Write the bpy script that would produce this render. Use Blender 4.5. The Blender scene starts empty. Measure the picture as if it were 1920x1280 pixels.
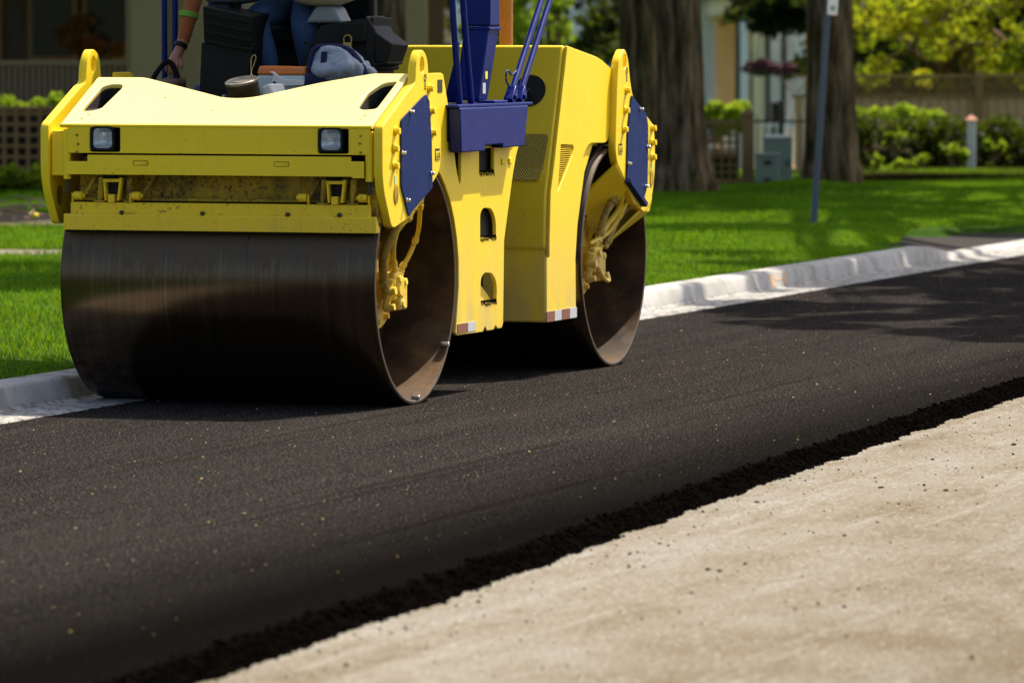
import bpy, bmesh, math, random
import numpy as np
from mathutils import Vector, Matrix, noise as mnoise

random.seed(7)
rng = np.random.default_rng(11)
C = bpy.context.scene.collection
sc = bpy.context.scene
R = math.radians

# ---------------------------------------------------------------- camera, sky, sun, exposure
cam_d = bpy.data.cameras.new("camera")
cam = bpy.data.objects.new("camera", cam_d)
C.objects.link(cam)
cam.location = (0, 0, 1.8976)
cam.rotation_euler = (math.pi / 2 - 0.05686, 0, 0)
cam_d.sensor_width = 36
cam_d.lens = 10469 / 1920 * 36
cam_d.clip_start = 0.5
cam_d.clip_end = 2000
cam_d.dof.use_dof = True
cam_d.dof.focus_distance = 28.2
cam_d.dof.aperture_fstop = 4.0
cam_d.dof.aperture_blades = 8
sc.camera = cam

SUN = Vector((0.460, 0.455, 1.0)).normalized()
sun_el = math.asin(SUN.z)
world = bpy.data.worlds.new("World")
sc.world = world
world.use_nodes = True
wn = world.node_tree
bg = wn.nodes["Background"]
sky = wn.nodes.new("ShaderNodeTexSky")
sky.sky_type = 'NISHITA'
sky.sun_disc = False
sky.sun_elevation = sun_el
sky.sun_rotation = math.atan2(SUN.x, SUN.y)
sky.air_density = 1.0
sky.dust_density = 4.0
sky.ozone_density = 0.3
wn.links.new(sky.outputs[0], bg.inputs[0])
bg.inputs[1].default_value = 0.12
sd = bpy.data.lights.new("sun", 'SUN')
sd.energy = 5.0
sd.angle = R(0.53)
sd.color = (1.0, 0.91, 0.78)
so = bpy.data.objects.new("sun", sd)
C.objects.link(so)
so.rotation_euler = SUN.to_track_quat('Z', 'Y').to_euler()
so.location = (10, 20, 40)
sc.view_settings.view_transform = 'Standard'
sc.view_settings.look = 'None'
sc.view_settings.gamma = 1
sc.view_settings.exposure = 0.86
sc.view_settings.use_curve_mapping = False
sc.render.engine = 'CYCLES'
sc.cycles.use_denoising = True
sc.cycles.max_bounces = 8
sc.cycles.transparent_max_bounces = 4

# road frame: u across the road (towards the camera side), v along it, z up
YAW = 0.32238
X0, Y0 = -0.47964, 27.8258
cy, sy = math.cos(YAW), math.sin(YAW)


def W(u, v, z=0.0):
    return Vector((X0 + u * cy + v * sy, Y0 - u * sy + v * cy, z))


def L(x, y):
    x -= X0
    y -= Y0
    return x * cy - y * sy, x * sy + y * cy


# ---------------------------------------------------------------- materials
def nodes_of(name):
    m = bpy.data.materials.new(name)
    m.use_nodes = True
    nt = m.node_tree
    return m, nt, nt.nodes["Principled BSDF"]


def N(nt, typ, **kw):
    n = nt.nodes.new(typ)
    for k, v in kw.items():
        if hasattr(n, k):
            setattr(n, k, v)
        else:
            n.inputs[k.replace('_', ' ')].default_value = v
    return n


def coords(nt, scale=(1, 1, 1), kind='Object'):
    tc = nt.nodes.new("ShaderNodeTexCoord")
    mp = nt.nodes.new("ShaderNodeMapping")
    mp.inputs['Scale'].default_value = scale
    nt.links.new(tc.outputs[kind], mp.inputs['Vector'])
    return mp.outputs[0]


def noise(nt, vec, scale, detail=4, rough=0.55):
    n = nt.nodes.new("ShaderNodeTexNoise")
    n.inputs['Scale'].default_value = scale
    n.inputs['Detail'].default_value = detail
    n.inputs['Roughness'].default_value = rough
    nt.links.new(vec, n.inputs['Vector'])
    return n.outputs['Fac']


def ramp(nt, fac, stops):
    r = nt.nodes.new("ShaderNodeValToRGB")
    el = r.color_ramp.elements
    while len(el) > 1:
        el.remove(el[0])
    el[0].position = stops[0][0]
    c = stops[0][1]
    el[0].color = (*c, 1) if len(c) == 3 else c
    for p, c in stops[1:]:
        e = el.new(p)
        e.color = (*c, 1)
    nt.links.new(fac, r.inputs[0])
    return r.outputs[0]


def g(x):
    return (x, x, x)


def mix(nt, fac, a, b, mode='MIX'):
    m = nt.nodes.new("ShaderNodeMix")
    m.data_type = 'RGBA'
    m.blend_type = mode
    for sock, val in ((m.inputs[0], fac), (m.inputs[6], a), (m.inputs[7], b)):
        if isinstance(val, (int, float)):
            sock.default_value = val
        elif isinstance(val, tuple):
            sock.default_value = (*val, 1)
        else:
            nt.links.new(val, sock)
    return m.outputs[2]


def bump(nt, bs, h, strength=0.3, dist=0.01):
    b = nt.nodes.new("ShaderNodeBump")
    b.inputs['Strength'].default_value = strength
    b.inputs['Distance'].default_value = dist
    nt.links.new(h, b.inputs['Height'])
    nt.links.new(b.outputs[0], bs.inputs['Normal'])


def plain(name, col, rough=0.6, metal=0.0, var=0.15, vs=8.0, spec=0.5, bmp=0.0):
    m, nt, bs = nodes_of(name)
    v = coords(nt)
    f = noise(nt, v, vs, 5)
    c = mix(nt, f, tuple(x * (1 - var) for x in col), tuple(min(1, x * (1 + var)) for x in col))
    nt.links.new(c, bs.inputs['Base Color'])
    bs.inputs['Roughness'].default_value = rough
    bs.inputs['Metallic'].default_value = metal
    bs.inputs['Specular IOR Level'].default_value = spec
    if bmp:
        bump(nt, bs, noise(nt, v, vs * 8, 4), bmp, 0.01)
    return m


def paint(name, col, grime=0.2, dirt=(0.10, 0.06, 0.02), rough=0.38, coat=0.25, crough=0.42, cior=1.5):
    """machine paint: faint mottling, oil/asphalt specks, runs down the sheet"""
    m, nt, bs = nodes_of(name)
    v = coords(nt)
    c = mix(nt, noise(nt, v, 2.3, 4), tuple(x * 0.90 for x in col), tuple(min(1, x * 1.06) for x in col))
    vs_ = coords(nt, (1, 1, 0.10))
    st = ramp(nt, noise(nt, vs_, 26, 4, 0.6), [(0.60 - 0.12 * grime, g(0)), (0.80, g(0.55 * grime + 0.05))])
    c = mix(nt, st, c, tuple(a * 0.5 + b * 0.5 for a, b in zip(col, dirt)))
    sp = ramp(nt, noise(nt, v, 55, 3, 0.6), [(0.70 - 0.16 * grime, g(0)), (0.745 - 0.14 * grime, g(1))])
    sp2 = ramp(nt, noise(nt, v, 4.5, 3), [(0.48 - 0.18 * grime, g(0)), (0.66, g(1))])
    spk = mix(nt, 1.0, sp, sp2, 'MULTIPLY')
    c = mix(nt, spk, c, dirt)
    if grime > 0.6:
        bl = ramp(nt, noise(nt, v, 7, 5, 0.65), [(0.42, g(0)), (0.68, g(0.85))])
        c = mix(nt, bl, c, tuple(x * 0.8 for x in dirt))
    if col[0] > col[2]:
        # road dust clings to the lower sheets, in runs and patches
        sp_ = nt.nodes.new("ShaderNodeSeparateXYZ")
        tc_ = nt.nodes.new("ShaderNodeTexCoord")
        nt.links.new(tc_.outputs['Object'], sp_.inputs[0])
        mr_ = nt.nodes.new("ShaderNodeMapRange")
        mr_.inputs[1].default_value = 1.0
        mr_.inputs[2].default_value = 0.3
        nt.links.new(sp_.outputs[2], mr_.inputs[0])
        du = ramp(nt, noise(nt, coords(nt, (1, 1, 0.35)), 6, 6, 0.7), [(0.36, g(0.10)), (0.66, g(0.80))])
        c = mix(nt, mix(nt, 1.0, mr_.outputs[0], du, 'MULTIPLY'), c, (0.52, 0.42, 0.22))
        ru = ramp(nt, noise(nt, coords(nt, (1, 1, 0.06)), 34, 3, 0.6), [(0.66, g(0)), (0.74, g(0.45))])
        ru2 = ramp(nt, noise(nt, v, 3.0, 3), [(0.5, g(0)), (0.65, g(1))])
        c = mix(nt, mix(nt, 1.0, ru, ru2, 'MULTIPLY'), c, (0.30, 0.15, 0.03))
    nt.links.new(c, bs.inputs['Base Color'])
    rr = ramp(nt, noise(nt, v, 9, 4), [(0.3, g(rough - 0.06)), (0.7, g(rough + 0.14))])
    nt.links.new(rr, bs.inputs['Roughness'])
    bs.inputs['Coat Weight'].default_value = coat
    bs.inputs['Coat Roughness'].default_value = crough
    bs.inputs['Coat IOR'].default_value = cior
    bs.inputs['Specular IOR Level'].default_value = 0.3 if col[0] > col[2] else 0.15
    bump(nt, bs, noise(nt, v, 3.0, 3), 0.08, 0.02)
    return m


YEL = (0.95, 0.66, 0.015)
M = {}
M['yellow'] = paint("yellow_paint", YEL, 0.20, coat=0.15)
M['hood'] = paint("sun_glare_hood_paint", (0.95, 0.74, 0.20), 0.06, coat=1.0, crough=0.5, cior=1.7)  # sun glare put into a paler yellow and a glossy coat
M['yellow_worn'] = paint("worn_yellow_paint", (0.88, 0.58, 0.006), 0.55)
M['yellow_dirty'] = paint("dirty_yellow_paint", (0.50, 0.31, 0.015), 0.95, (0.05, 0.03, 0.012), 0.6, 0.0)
M['blue'] = paint("blue_paint", (0.0004, 0.011, 0.14), 0.08, (0.02, 0.02, 0.03), 0.35, 0.1)
M['blue_plate'] = paint("blue_plate_paint", (0.0012, 0.016, 0.10), 0.05, (0.03, 0.04, 0.12), 0.55, 0.0)
M['black'] = plain("black_plastic", (0.006, 0.006, 0.007), 0.5, spec=0.2)
M['void'] = plain("recess_shade_black", (0.008, 0.007, 0.006), 0.8)  # near black stands in for shade inside openings and frames
M['dark_oil'] = plain("oily_dark_steel", (0.05, 0.035, 0.015), 0.55, 0.2, 0.5, 14, bmp=0.2)
M['console'] = plain("grey_plastic_console", (0.006, 0.007, 0.0045), 0.6, var=0.2, bmp=0.08, spec=0.18)
M['rubber'] = plain("black_rubber", (0.008, 0.007, 0.006), 0.8, spec=0.1)
M['cream_plastic'] = plain("cream_plastic", (0.50, 0.47, 0.36), 0.45, var=0.08)
M['grey_plastic'] = plain("grey_plastic", (0.22, 0.24, 0.24), 0.5, var=0.1)
M['white_plastic'] = plain("white_plastic", (0.72, 0.72, 0.68), 0.45, var=0.06)
M['cooler_blue'] = plain("pale_blue_plastic", (0.50, 0.58, 0.58), 0.45, var=0.08)
M['cooler_orange'] = plain("orange_plastic", (0.60, 0.16, 0.015), 0.45, var=0.1)
M['white_bag'] = plain("white_plastic_sheet", (0.26, 0.30, 0.37), 0.35, var=0.25, vs=20, bmp=0.6)
M['navy'] = plain("navy_cloth", (0.004, 0.007, 0.05), 0.85, bmp=0.2)
M['tin'] = plain("weathered_tin", (0.33, 0.29, 0.22), 0.5, 0.3, 0.3, 30, bmp=0.2)
M['tin_dark'] = plain("tarnished_tin_side", (0.06, 0.04, 0.015), 0.35, 0.4, 0.4, 20)
M['brass'] = plain("brass", (0.45, 0.30, 0.10), 0.35, 0.9)
M['chrome'] = plain("zinc_bolt_steel", (0.6, 0.6, 0.58), 0.3, 0.8)
M['jeans'] = plain("blue_denim", (0.024, 0.060, 0.135), 0.9, var=0.25, vs=25, bmp=0.3)
M['skin'] = plain("skin", (0.34, 0.14, 0.075), 0.5, var=0.1)
M['vest'] = plain("lime_vest_cloth", (0.16, 0.36, 0.03), 0.8, var=0.1)
M['shirt'] = plain("dark_shirt_cloth", (0.03, 0.03, 0.04), 0.9)
M['orange_cloth'] = plain("orange_sleeve_cloth", (0.34, 0.085, 0.02), 0.85)
M['leather'] = plain("brown_leather", (0.10, 0.05, 0.02), 0.6)
M['hair'] = plain("brown_hair", (0.05, 0.03, 0.015), 0.7)
M['rust'] = plain("rusty_pipe", (0.20, 0.085, 0.020), 0.75, 0.1, 0.45, 18, bmp=0.4)
M['wire'] = plain("copper_wire", (0.55, 0.36, 0.16), 0.4, 0.8)
M['white_paint'] = plain("white_house_paint", (0.78, 0.78, 0.74), 0.6, var=0.05, vs=2)
M['siding'] = plain("white_siding", (0.84, 0.85, 0.78), 0.6, var=0.06, vs=3)
M['cream_paint'] = plain("cream_trim_paint", (0.78, 0.66, 0.40), 0.6, var=0.06, vs=2)
M['tan_wall'] = plain("tan_wall_paint", (0.68, 0.48, 0.24), 0.7, var=0.08, vs=2)
M['brown_wall'] = plain("dark_brown_wall", (0.07, 0.045, 0.025), 0.7, var=0.3, vs=2)
M['roof'] = plain("brown_shingle_roof", (0.07, 0.05, 0.04), 0.9, var=0.25, vs=12, bmp=0.4)
M['shutter'] = plain("dark_green_shutter_paint", (0.03, 0.04, 0.03), 0.5)
M['fence_wood'] = plain("weathered_brown_fence_wood", (0.26, 0.15, 0.055), 0.85, var=0.3, vs=10, bmp=0.3)
M['fence_red'] = plain("reddish_cedar_boards", (0.52, 0.30, 0.16), 0.85, var=0.25, vs=8, bmp=0.3)
M['iron'] = plain("black_iron", (0.015, 0.015, 0.013), 0.5)
M['rail_paint'] = plain("beige_rail_paint", (0.24, 0.16, 0.085), 0.6, var=0.1, vs=6)
M['utility'] = plain("grey_green_enamel", (0.20, 0.25, 0.18), 0.5, var=0.1, vs=5)
M['galv'] = plain("galvanised_steel", (0.12, 0.13, 0.16), 0.5, 0.4, 0.15, 12)
M['sign_white'] = plain("white_sign_sheet", (0.70, 0.70, 0.68), 0.5, var=0.05)
M['sign_red'] = plain("red_sign_ink", (0.55, 0.03, 0.02), 0.5)
M['sign_green'] = plain("green_sign_ink", (0.03, 0.25, 0.08), 0.5)
M['decal_yellow'] = plain("yellow_decal", (0.85, 0.72, 0.02), 0.4)
M['decal_white'] = plain("white_decal", (0.50, 0.52, 0.54), 0.4)
M['decal_black'] = plain("black_decal", (0.015, 0.015, 0.015), 0.4)
M['decal_green'] = plain("pale_green_decal", (0.45, 0.65, 0.25), 0.4)
M['reflect_red'] = plain("faded_red_reflector", (0.22, 0.085, 0.06), 0.4, var=0.2, vs=30)
M['reflect_white'] = plain("white_reflector", (0.40, 0.40, 0.38), 0.35, var=0.1, vs=30)
M['left_trim'] = plain("olive_tan_trim_paint", (0.30, 0.22, 0.11), 0.6, var=0.06, vs=2)
M['copper_cap'] = plain("terracotta_cap_paint", (0.50, 0.20, 0.10), 0.6)
M['stick'] = plain("grey_brown_twigs", (0.24, 0.17, 0.10), 0.9, var=0.3)
M['petal_yellow'] = plain("yellow_petals", (0.90, 0.55, 0.01), 0.7)
M['petal_white'] = plain("white_seed_fluff", (0.75, 0.75, 0.68), 0.9)
M['petal_purple'] = plain("purple_red_petals", (0.09, 0.012, 0.03), 0.7, var=0.4, vs=20)
M['catkin'] = plain("dry_yellow_blossom", (0.85, 0.55, 0.12), 0.8, var=0.25, vs=30)

# glass
m, nt, bs = nodes_of("lens_glass")
v = coords(nt)
bs.inputs['Base Color'].default_value = (0.62, 0.68, 0.72, 1)
bs.inputs['Roughness'].default_value = 0.10
wv = nt.nodes.new("ShaderNodeTexWave")
wv.bands_direction = 'X'
wv.inputs['Scale'].default_value = 55
nt.links.new(v, wv.inputs['Vector'])
wv2 = nt.nodes.new("ShaderNodeTexWave")
wv2.bands_direction = 'Z'
wv2.inputs['Scale'].default_value = 55
nt.links.new(v, wv2.inputs['Vector'])
bump(nt, bs, mix(nt, 0.5, wv.outputs['Color'], wv2.outputs['Color']), 0.5, 0.004)
trn = nt.nodes.new("ShaderNodeBsdfTransparent")
mxs = nt.nodes.new("ShaderNodeMixShader")
mxs.inputs[0].default_value = 0.16
out_ = [x for x in nt.nodes if x.type == 'OUTPUT_MATERIAL'][0]
nt.links.new(trn.outputs[0], mxs.inputs[1])
nt.links.new(bs.outputs[0], mxs.inputs[2])
nt.links.new(mxs.outputs[0], out_.inputs[0])
M['lens'] = m
m, nt, bs = nodes_of("reflector_bowl")
bs.inputs['Base Color'].default_value = (0.85, 0.86, 0.88, 1)
bs.inputs['Metallic'].default_value = 0.9
bs.inputs['Roughness'].default_value = 0.28
M['bowl'] = m
m, nt, bs = nodes_of("window_glass")
bs.inputs['Base Color'].default_value = (0.02, 0.022, 0.02, 1)
bs.inputs['Roughness'].default_value = 0.08
M['pane'] = m

# drum steel: fine scoring round the drum, wet brown film near the top
def drum_mat(name, inside=False):
    m, nt, bs = nodes_of(name)
    v1 = coords(nt, (70, 1.0, 1.0))
    v2 = coords(nt, (9, 0.9, 0.9))
    v = coords(nt)
    a = noise(nt, v1, 1.0, 5, 0.7)
    b = noise(nt, v2, 1.0, 4, 0.6)
    if inside:
        c = ramp(nt, noise(nt, v, 4.0, 5, 0.6), [(0.32, (0.020, 0.010, 0.003)), (0.50, (0.060, 0.028, 0.008)), (0.62, (0.11, 0.055, 0.016)), (0.78, (0.20, 0.115, 0.05))])
        wet = ramp(nt, noise(nt, v, 3.2, 6, 0.7), [(0.60, g(0)), (0.64, g(0.45))])
        c = mix(nt, wet, c, (0.11, 0.08, 0.05))
        bs.inputs['Metallic'].default_value = 0.15
        bs.inputs['Roughness'].default_value = 0.6
    else:
        c = ramp(nt, a, [(0.30, (0.060, 0.040, 0.023)), (0.55, (0.098, 0.068, 0.041)), (0.78, (0.17, 0.125, 0.08))])
        c2 = mix(nt, b, c, (0.050, 0.040, 0.030))
        c = mix(nt, 0.5, c, c2)
        # dried film under the scraper, with a ragged lower edge
        sep = nt.nodes.new("ShaderNodeSeparateXYZ")
        tc = nt.nodes.new("ShaderNodeTexCoord")
        nt.links.new(tc.outputs['Object'], sep.inputs[0])
        drip = noise(nt, coords(nt, (10, 0.5, 0.7)), 1.0, 6, 0.78)
        ma = nt.nodes.new("ShaderNodeMath")
        ma.operation = 'MULTIPLY_ADD'
        ma.inputs[1].default_value = 0.9
        nt.links.new(drip, ma.inputs[0])
        nt.links.new(sep.outputs[2], ma.inputs[2])
        film = ramp(nt, ma.outputs[0], [(0.0, g(0)), (1.0, g(0))])
        mr = nt.nodes.new("ShaderNodeMapRange")
        mr.inputs[1].default_value = 1.19
        mr.inputs[2].default_value = 1.21
        nt.links.new(ma.outputs[0], mr.inputs[0])
        c = mix(nt, mr.outputs[0], c, (0.080, 0.048, 0.021))
        film_fac = mr.outputs[0]
        nt.links.new(mix(nt, film_fac, (0.9, 0.9, 0.9), (0.1, 0.1, 0.1)), bs.inputs['Metallic'])
        rr = mix(nt, film_fac, ramp(nt, a, [(0.3, g(0.18)), (0.75, g(0.23))]), (0.6, 0.6, 0.6))
        nt.links.new(rr, bs.inputs['Roughness'])
        bump(nt, bs, a, 0.03, 0.001)
    nt.links.new(c, bs.inputs['Base Color'])
    return m


M['drum'] = drum_mat("scored_drum_steel")
M['drum_in'] = drum_mat("rusty_drum_inside", True)
M['drum_rim'] = plain("worn_rim_steel", (0.12, 0.085, 0.06), 0.4, 0.6, 0.3, 20)

# perforated grille sheet
m, nt, bs = nodes_of("perforated_sheet")
tcp = nt.nodes.new("ShaderNodeTexCoord")
mpp = nt.nodes.new("ShaderNodeMapping")
mpp.inputs['Rotation'].default_value = (0, R(45), 0)
mpp.inputs['Scale'].default_value = (1, 0.0, 1)
nt.links.new(tcp.outputs['Object'], mpp.inputs['Vector'])
v = mpp.outputs[0]
vo = nt.nodes.new("ShaderNodeTexVoronoi")
vo.inputs['Scale'].default_value = 92
vo.inputs['Randomness'].default_value = 0.0
nt.links.new(v, vo.inputs['Vector'])
c = ramp(nt, vo.outputs['Distance'], [(0.40, (0.006, 0.004, 0.002)), (0.48, YEL)])
nt.links.new(c, bs.inputs['Base Color'])
bs.inputs['Roughness'].default_value = 0.45
bump(nt, bs, vo.outputs['Distance'], 0.8, 0.01)
M['perf'] = m

# fresh asphalt
m, nt, bs = nodes_of("fresh_asphalt")
v = coords(nt)
big = noise(nt, coords(nt, (1.3, 0.16, 1)), 1.6, 5, 0.6)
streak = noise(nt, coords(nt, (6, 0.25, 1)), 1.0, 4, 0.6)
gr = noise(nt, v, 190, 3, 0.8)
c = ramp(nt, big, [(0.30, (0.0032, 0.0031, 0.0032)), (0.50, (0.0064, 0.0060, 0.0059)), (0.70, (0.0155, 0.0134, 0.0117))])
c = mix(nt, ramp(nt, streak, [(0.4, g(0)), (0.8, g(0.6))]), c, (0.022, 0.019, 0.016))
c = mix(nt, ramp(nt, gr, [(0.47, g(0)), (0.66, g(0.6))]), c, (0.075, 0.068, 0.060))
gr2 = noise(nt, v, 90, 2, 0.6)
c = mix(nt, ramp(nt, gr2, [(0.60, g(0)), (0.68, g(0.7))]), c, (0.33, 0.30, 0.26))
lap = noise(nt, coords(nt, (14, 0.12, 1)), 1.0, 3, 0.5)
c = mix(nt, ramp(nt, lap, [(0.60, g(0)), (0.66, g(0.45))]), c, (0.010, 0.008, 0.007))
blk = noise(nt, v, 120, 2, 0.6)
c = mix(nt, ramp(nt, blk, [(0.56, g(0)), (0.66, g(0.8))]), c, (0.004, 0.003, 0.003))
# the outer strip is less rolled: blacker, rougher
sepa = nt.nodes.new("ShaderNodeSeparateXYZ")
tca = nt.nodes.new("ShaderNodeTexCoord")
nt.links.new(tca.outputs['Object'], sepa.inputs[0])
mra = nt.nodes.new("ShaderNodeMapRange")
mra.inputs[1].default_value = 1.5
mra.inputs[2].default_value = 2.7
nt.links.new(sepa.outputs[0], mra.inputs[0])
mam = nt.nodes.new("ShaderNodeMath")
mam.operation = 'MULTIPLY'
mam.inputs[1].default_value = 0.92
nt.links.new(mra.outputs[0], mam.inputs[0])
c = mix(nt, mam.outputs[0], c, (0.0028, 0.0024, 0.0023))
nt.links.new(c, bs.inputs['Base Color'])
rr = ramp(nt, big, [(0.3, g(0.75)), (0.7, g(0.6))])
nt.links.new(rr, bs.inputs['Roughness'])
bs.inputs['Specular IOR Level'].default_value = 0.0
bump(nt, bs, gr, 0.8, 0.008)
M['asphalt'] = m
M['chunk'] = plain("loose_asphalt", (0.0030, 0.0024, 0.0020), 0.9, var=0.7, vs=60, spec=0.0)
M['driveway'] = plain("old_driveway_asphalt", (0.050, 0.047, 0.044), 0.9, var=0.25, vs=5, bmp=0.3, spec=0.0)

# old milled concrete lane
m, nt, bs = nodes_of("dusty_concrete")
v = coords(nt)
tr = noise(nt, coords(nt, (4.2, 0.16, 1)), 1.0, 4, 0.5)
bl = noise(nt, coords(nt, (1, 0.35, 1)), 1.7, 6, 0.65)
fi = noise(nt, v, 60, 4, 0.7)
c = ramp(nt, bl, [(0.28, (0.120, 0.100, 0.066)), (0.47, (0.200, 0.184, 0.148)), (0.66, (0.245, 0.238, 0.212))])
c = mix(nt, ramp(nt, tr, [(0.56, g(0)), (0.60, g(0.5)), (0.64, g(0.1))]), c, (0.31, 0.305, 0.28))
br = noise(nt, coords(nt, (1, 0.4, 1)), 5.5, 6, 0.75)
c = mix(nt, ramp(nt, br, [(0.53, g(0)), (0.70, g(0.75))]), c, (0.14, 0.110, 0.066))
c = mix(nt, ramp(nt, noise(nt, v, 30, 2, 0.5), [(0.67, g(0)), (0.71, g(0.85))]), c, (0.12, 0.09, 0.06))
c = mix(nt, ramp(nt, fi, [(0.35, g(0.7)), (0.6, g(0))]), c, (0.13, 0.095, 0.055))
# tracked-in dirt grows away from the new edge
sepc = nt.nodes.new("ShaderNodeSeparateXYZ")
tcc = nt.nodes.new("ShaderNodeTexCoord")
nt.links.new(tcc.outputs['Object'], sepc.inputs[0])
mrc = nt.nodes.new("ShaderNodeMapRange")
mrc.inputs[1].default_value = 3.6
mrc.inputs[2].default_value = 7.0
nt.links.new(sepc.outputs[0], mrc.inputs[0])
pt = ramp(nt, noise(nt, coords(nt, (1, 0.5, 1)), 3.0, 7, 0.75), [(0.36, g(0)), (0.56, g(0.9))])
c = mix(nt, mix(nt, 1.0, mrc.outputs[0], pt, 'MULTIPLY'), c, (0.075, 0.055, 0.028))
fl = noise(nt, coords(nt, (1, 0.7, 1)), 42, 3, 0.65)
c = mix(nt, ramp(nt, fl, [(0.57, g(0)), (0.66, g(0.75))]), c, (0.085, 0.065, 0.038))
lg = noise(nt, coords(nt, (1, 0.7, 1)), 65, 2, 0.6)
c = mix(nt, ramp(nt, lg, [(0.60, g(0)), (0.68, g(0.6))]), c, (0.42, 0.40, 0.35))
nt.links.new(c, bs.inputs['Base Color'])
bs.inputs['Roughness'].default_value = 0.9
bs.inputs['Specular IOR Level'].default_value = 0.0
bump(nt, bs, fi, 0.7, 0.012)
M['concrete'] = m

m, nt, bs = nodes_of("kerb_concrete")
v = coords(nt)
c = ramp(nt, noise(nt, v, 2.2, 6, 0.65), [(0.3, (0.30, 0.29, 0.27)), (0.7, (0.46, 0.45, 0.43))])
c = mix(nt, ramp(nt, noise(nt, v, 45, 3, 0.6), [(0.64, g(0)), (0.74, g(0.8))]), c, (0.16, 0.13, 0.10))
nt.links.new(c, bs.inputs['Base Color'])
stn = noise(nt, coords(nt, (1, 1, 0.25)), 5.0, 5, 0.7)
c = mix(nt, ramp(nt, stn, [(0.52, g(0)), (0.68, g(0.7))]), c, (0.16, 0.135, 0.10))
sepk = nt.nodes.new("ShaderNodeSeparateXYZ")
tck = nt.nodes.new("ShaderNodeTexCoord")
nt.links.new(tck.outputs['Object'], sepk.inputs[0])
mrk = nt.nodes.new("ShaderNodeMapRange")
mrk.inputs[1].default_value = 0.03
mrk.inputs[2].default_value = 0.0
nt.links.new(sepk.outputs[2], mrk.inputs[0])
tar_shade = ramp(nt, noise(nt, v, 16, 6, 0.75), [(0.47, g(0)), (0.57, g(0.9))])  # tar spots, spread wider to stand in for shade on the gutter
c = mix(nt, mix(nt, 1.0, mrk.outputs[0], tar_shade, 'MULTIPLY'), c, (0.05, 0.042, 0.035))
nt.links.new(c, bs.inputs['Base Color'])
bs.inputs['Specular IOR Level'].default_value = 0.05
bs.inputs['Roughness'].default_value = 0.85
bump(nt, bs, noise(nt, v, 70, 3), 0.3, 0.006)
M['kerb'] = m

m, nt, bs = nodes_of("lawn_soil")
c = ramp(nt, noise(nt, coords(nt), 3.5, 6, 0.6), [(0.3, (0.020, 0.045, 0.008)), (0.7, (0.045, 0.085, 0.014))])
nt.links.new(c, bs.inputs['Base Color'])
bs.inputs['Roughness'].default_value = 0.95
bs.inputs['Specular IOR Level'].default_value = 0.0
M['lawn'] = m


def leafy(name, cols, tr=0.45, scale=2.0, rough=0.55):
    m, nt, bs = nodes_of(name)
    v = coords(nt)
    f = noise(nt, v, scale, 2, 0.5)
    f2 = noise(nt, v, 23.0, 1, 0.5)
    fm = nt.nodes.new("ShaderNodeMath")
    fm.operation = 'MULTIPLY_ADD'
    fm.inputs[1].default_value = 0.6
    nt.links.new(f2, fm.inputs[0])
    fa = nt.nodes.new("ShaderNodeMath")
    fa.operation = 'MULTIPLY'
    fa.inputs[1].default_value = 0.45
    nt.links.new(f, fa.inputs[0])
    nt.links.new(fa.outputs[0], fm.inputs[2])
    n = len(cols)
    c = ramp(nt, fm.outputs[0], [(0.36 + 0.32 * i / (n - 1), cc) for i, cc in enumerate(cols)])
    nt.links.new(c, bs.inputs['Base Color'])
    bs.inputs['Roughness'].default_value = rough
    bs.inputs['Specular IOR Level'].default_value = 0.06
    t = nt.nodes.new("ShaderNodeBsdfTranslucent")
    nt.links.new(mix(nt, 0.5, c, (0.35, 0.45, 0.02), 'MIX'), t.inputs[0])
    ms = nt.nodes.new("ShaderNodeMixShader")
    ms.inputs[0].default_value = tr
    out = [x for x in nt.nodes if x.type == 'OUTPUT_MATERIAL'][0]
    nt.links.new(bs.outputs[0], ms.inputs[1])
    nt.links.new(t.outputs[0], ms.inputs[2])
    nt.links.new(ms.outputs[0], out.inputs[0])
    return m


M['grass'] = leafy("grass_blades", [(0.014, 0.070, 0.001), (0.050, 0.185, 0.002), (0.15, 0.35, 0.004)], 0.35, 1.2)
M['leaf_maple'] = leafy("maple_leaves", [(0.025, 0.07, 0.006), (0.05, 0.12, 0.010), (0.11, 0.17, 0.012)])
M['leaf_yellow'] = leafy("young_yellow_leaves", [(0.012, 0.03, 0.003), (0.03, 0.06, 0.004), (0.16, 0.20, 0.008), (0.50, 0.42, 0.012), (0.55, 0.32, 0.02)], 0.6)
M['leaf_dark'] = leafy("dark_conifer_needles", [(0.010, 0.022, 0.006), (0.022, 0.04, 0.010)], 0.15)
M['leaf_hedge'] = leafy("hedge_leaves", [(0.005, 0.014, 0.002), (0.008, 0.022, 0.002), (0.020, 0.042, 0.003)], 0.2)
M['leaf_mixed'] = leafy("dappled_hedge_leaves", [(0.012, 0.030, 0.003), (0.03, 0.07, 0.004), (0.10, 0.17, 0.008), (0.30, 0.36, 0.02)], 0.45)
M['leaf_lime'] = leafy("lime_leaves", [(0.10, 0.18, 0.01), (0.25, 0.36, 0.02)], 0.5)
M['leaf_red'] = leafy("russet_leaves", [(0.12, 0.03, 0.01), (0.22, 0.07, 0.02)], 0.35)

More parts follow.
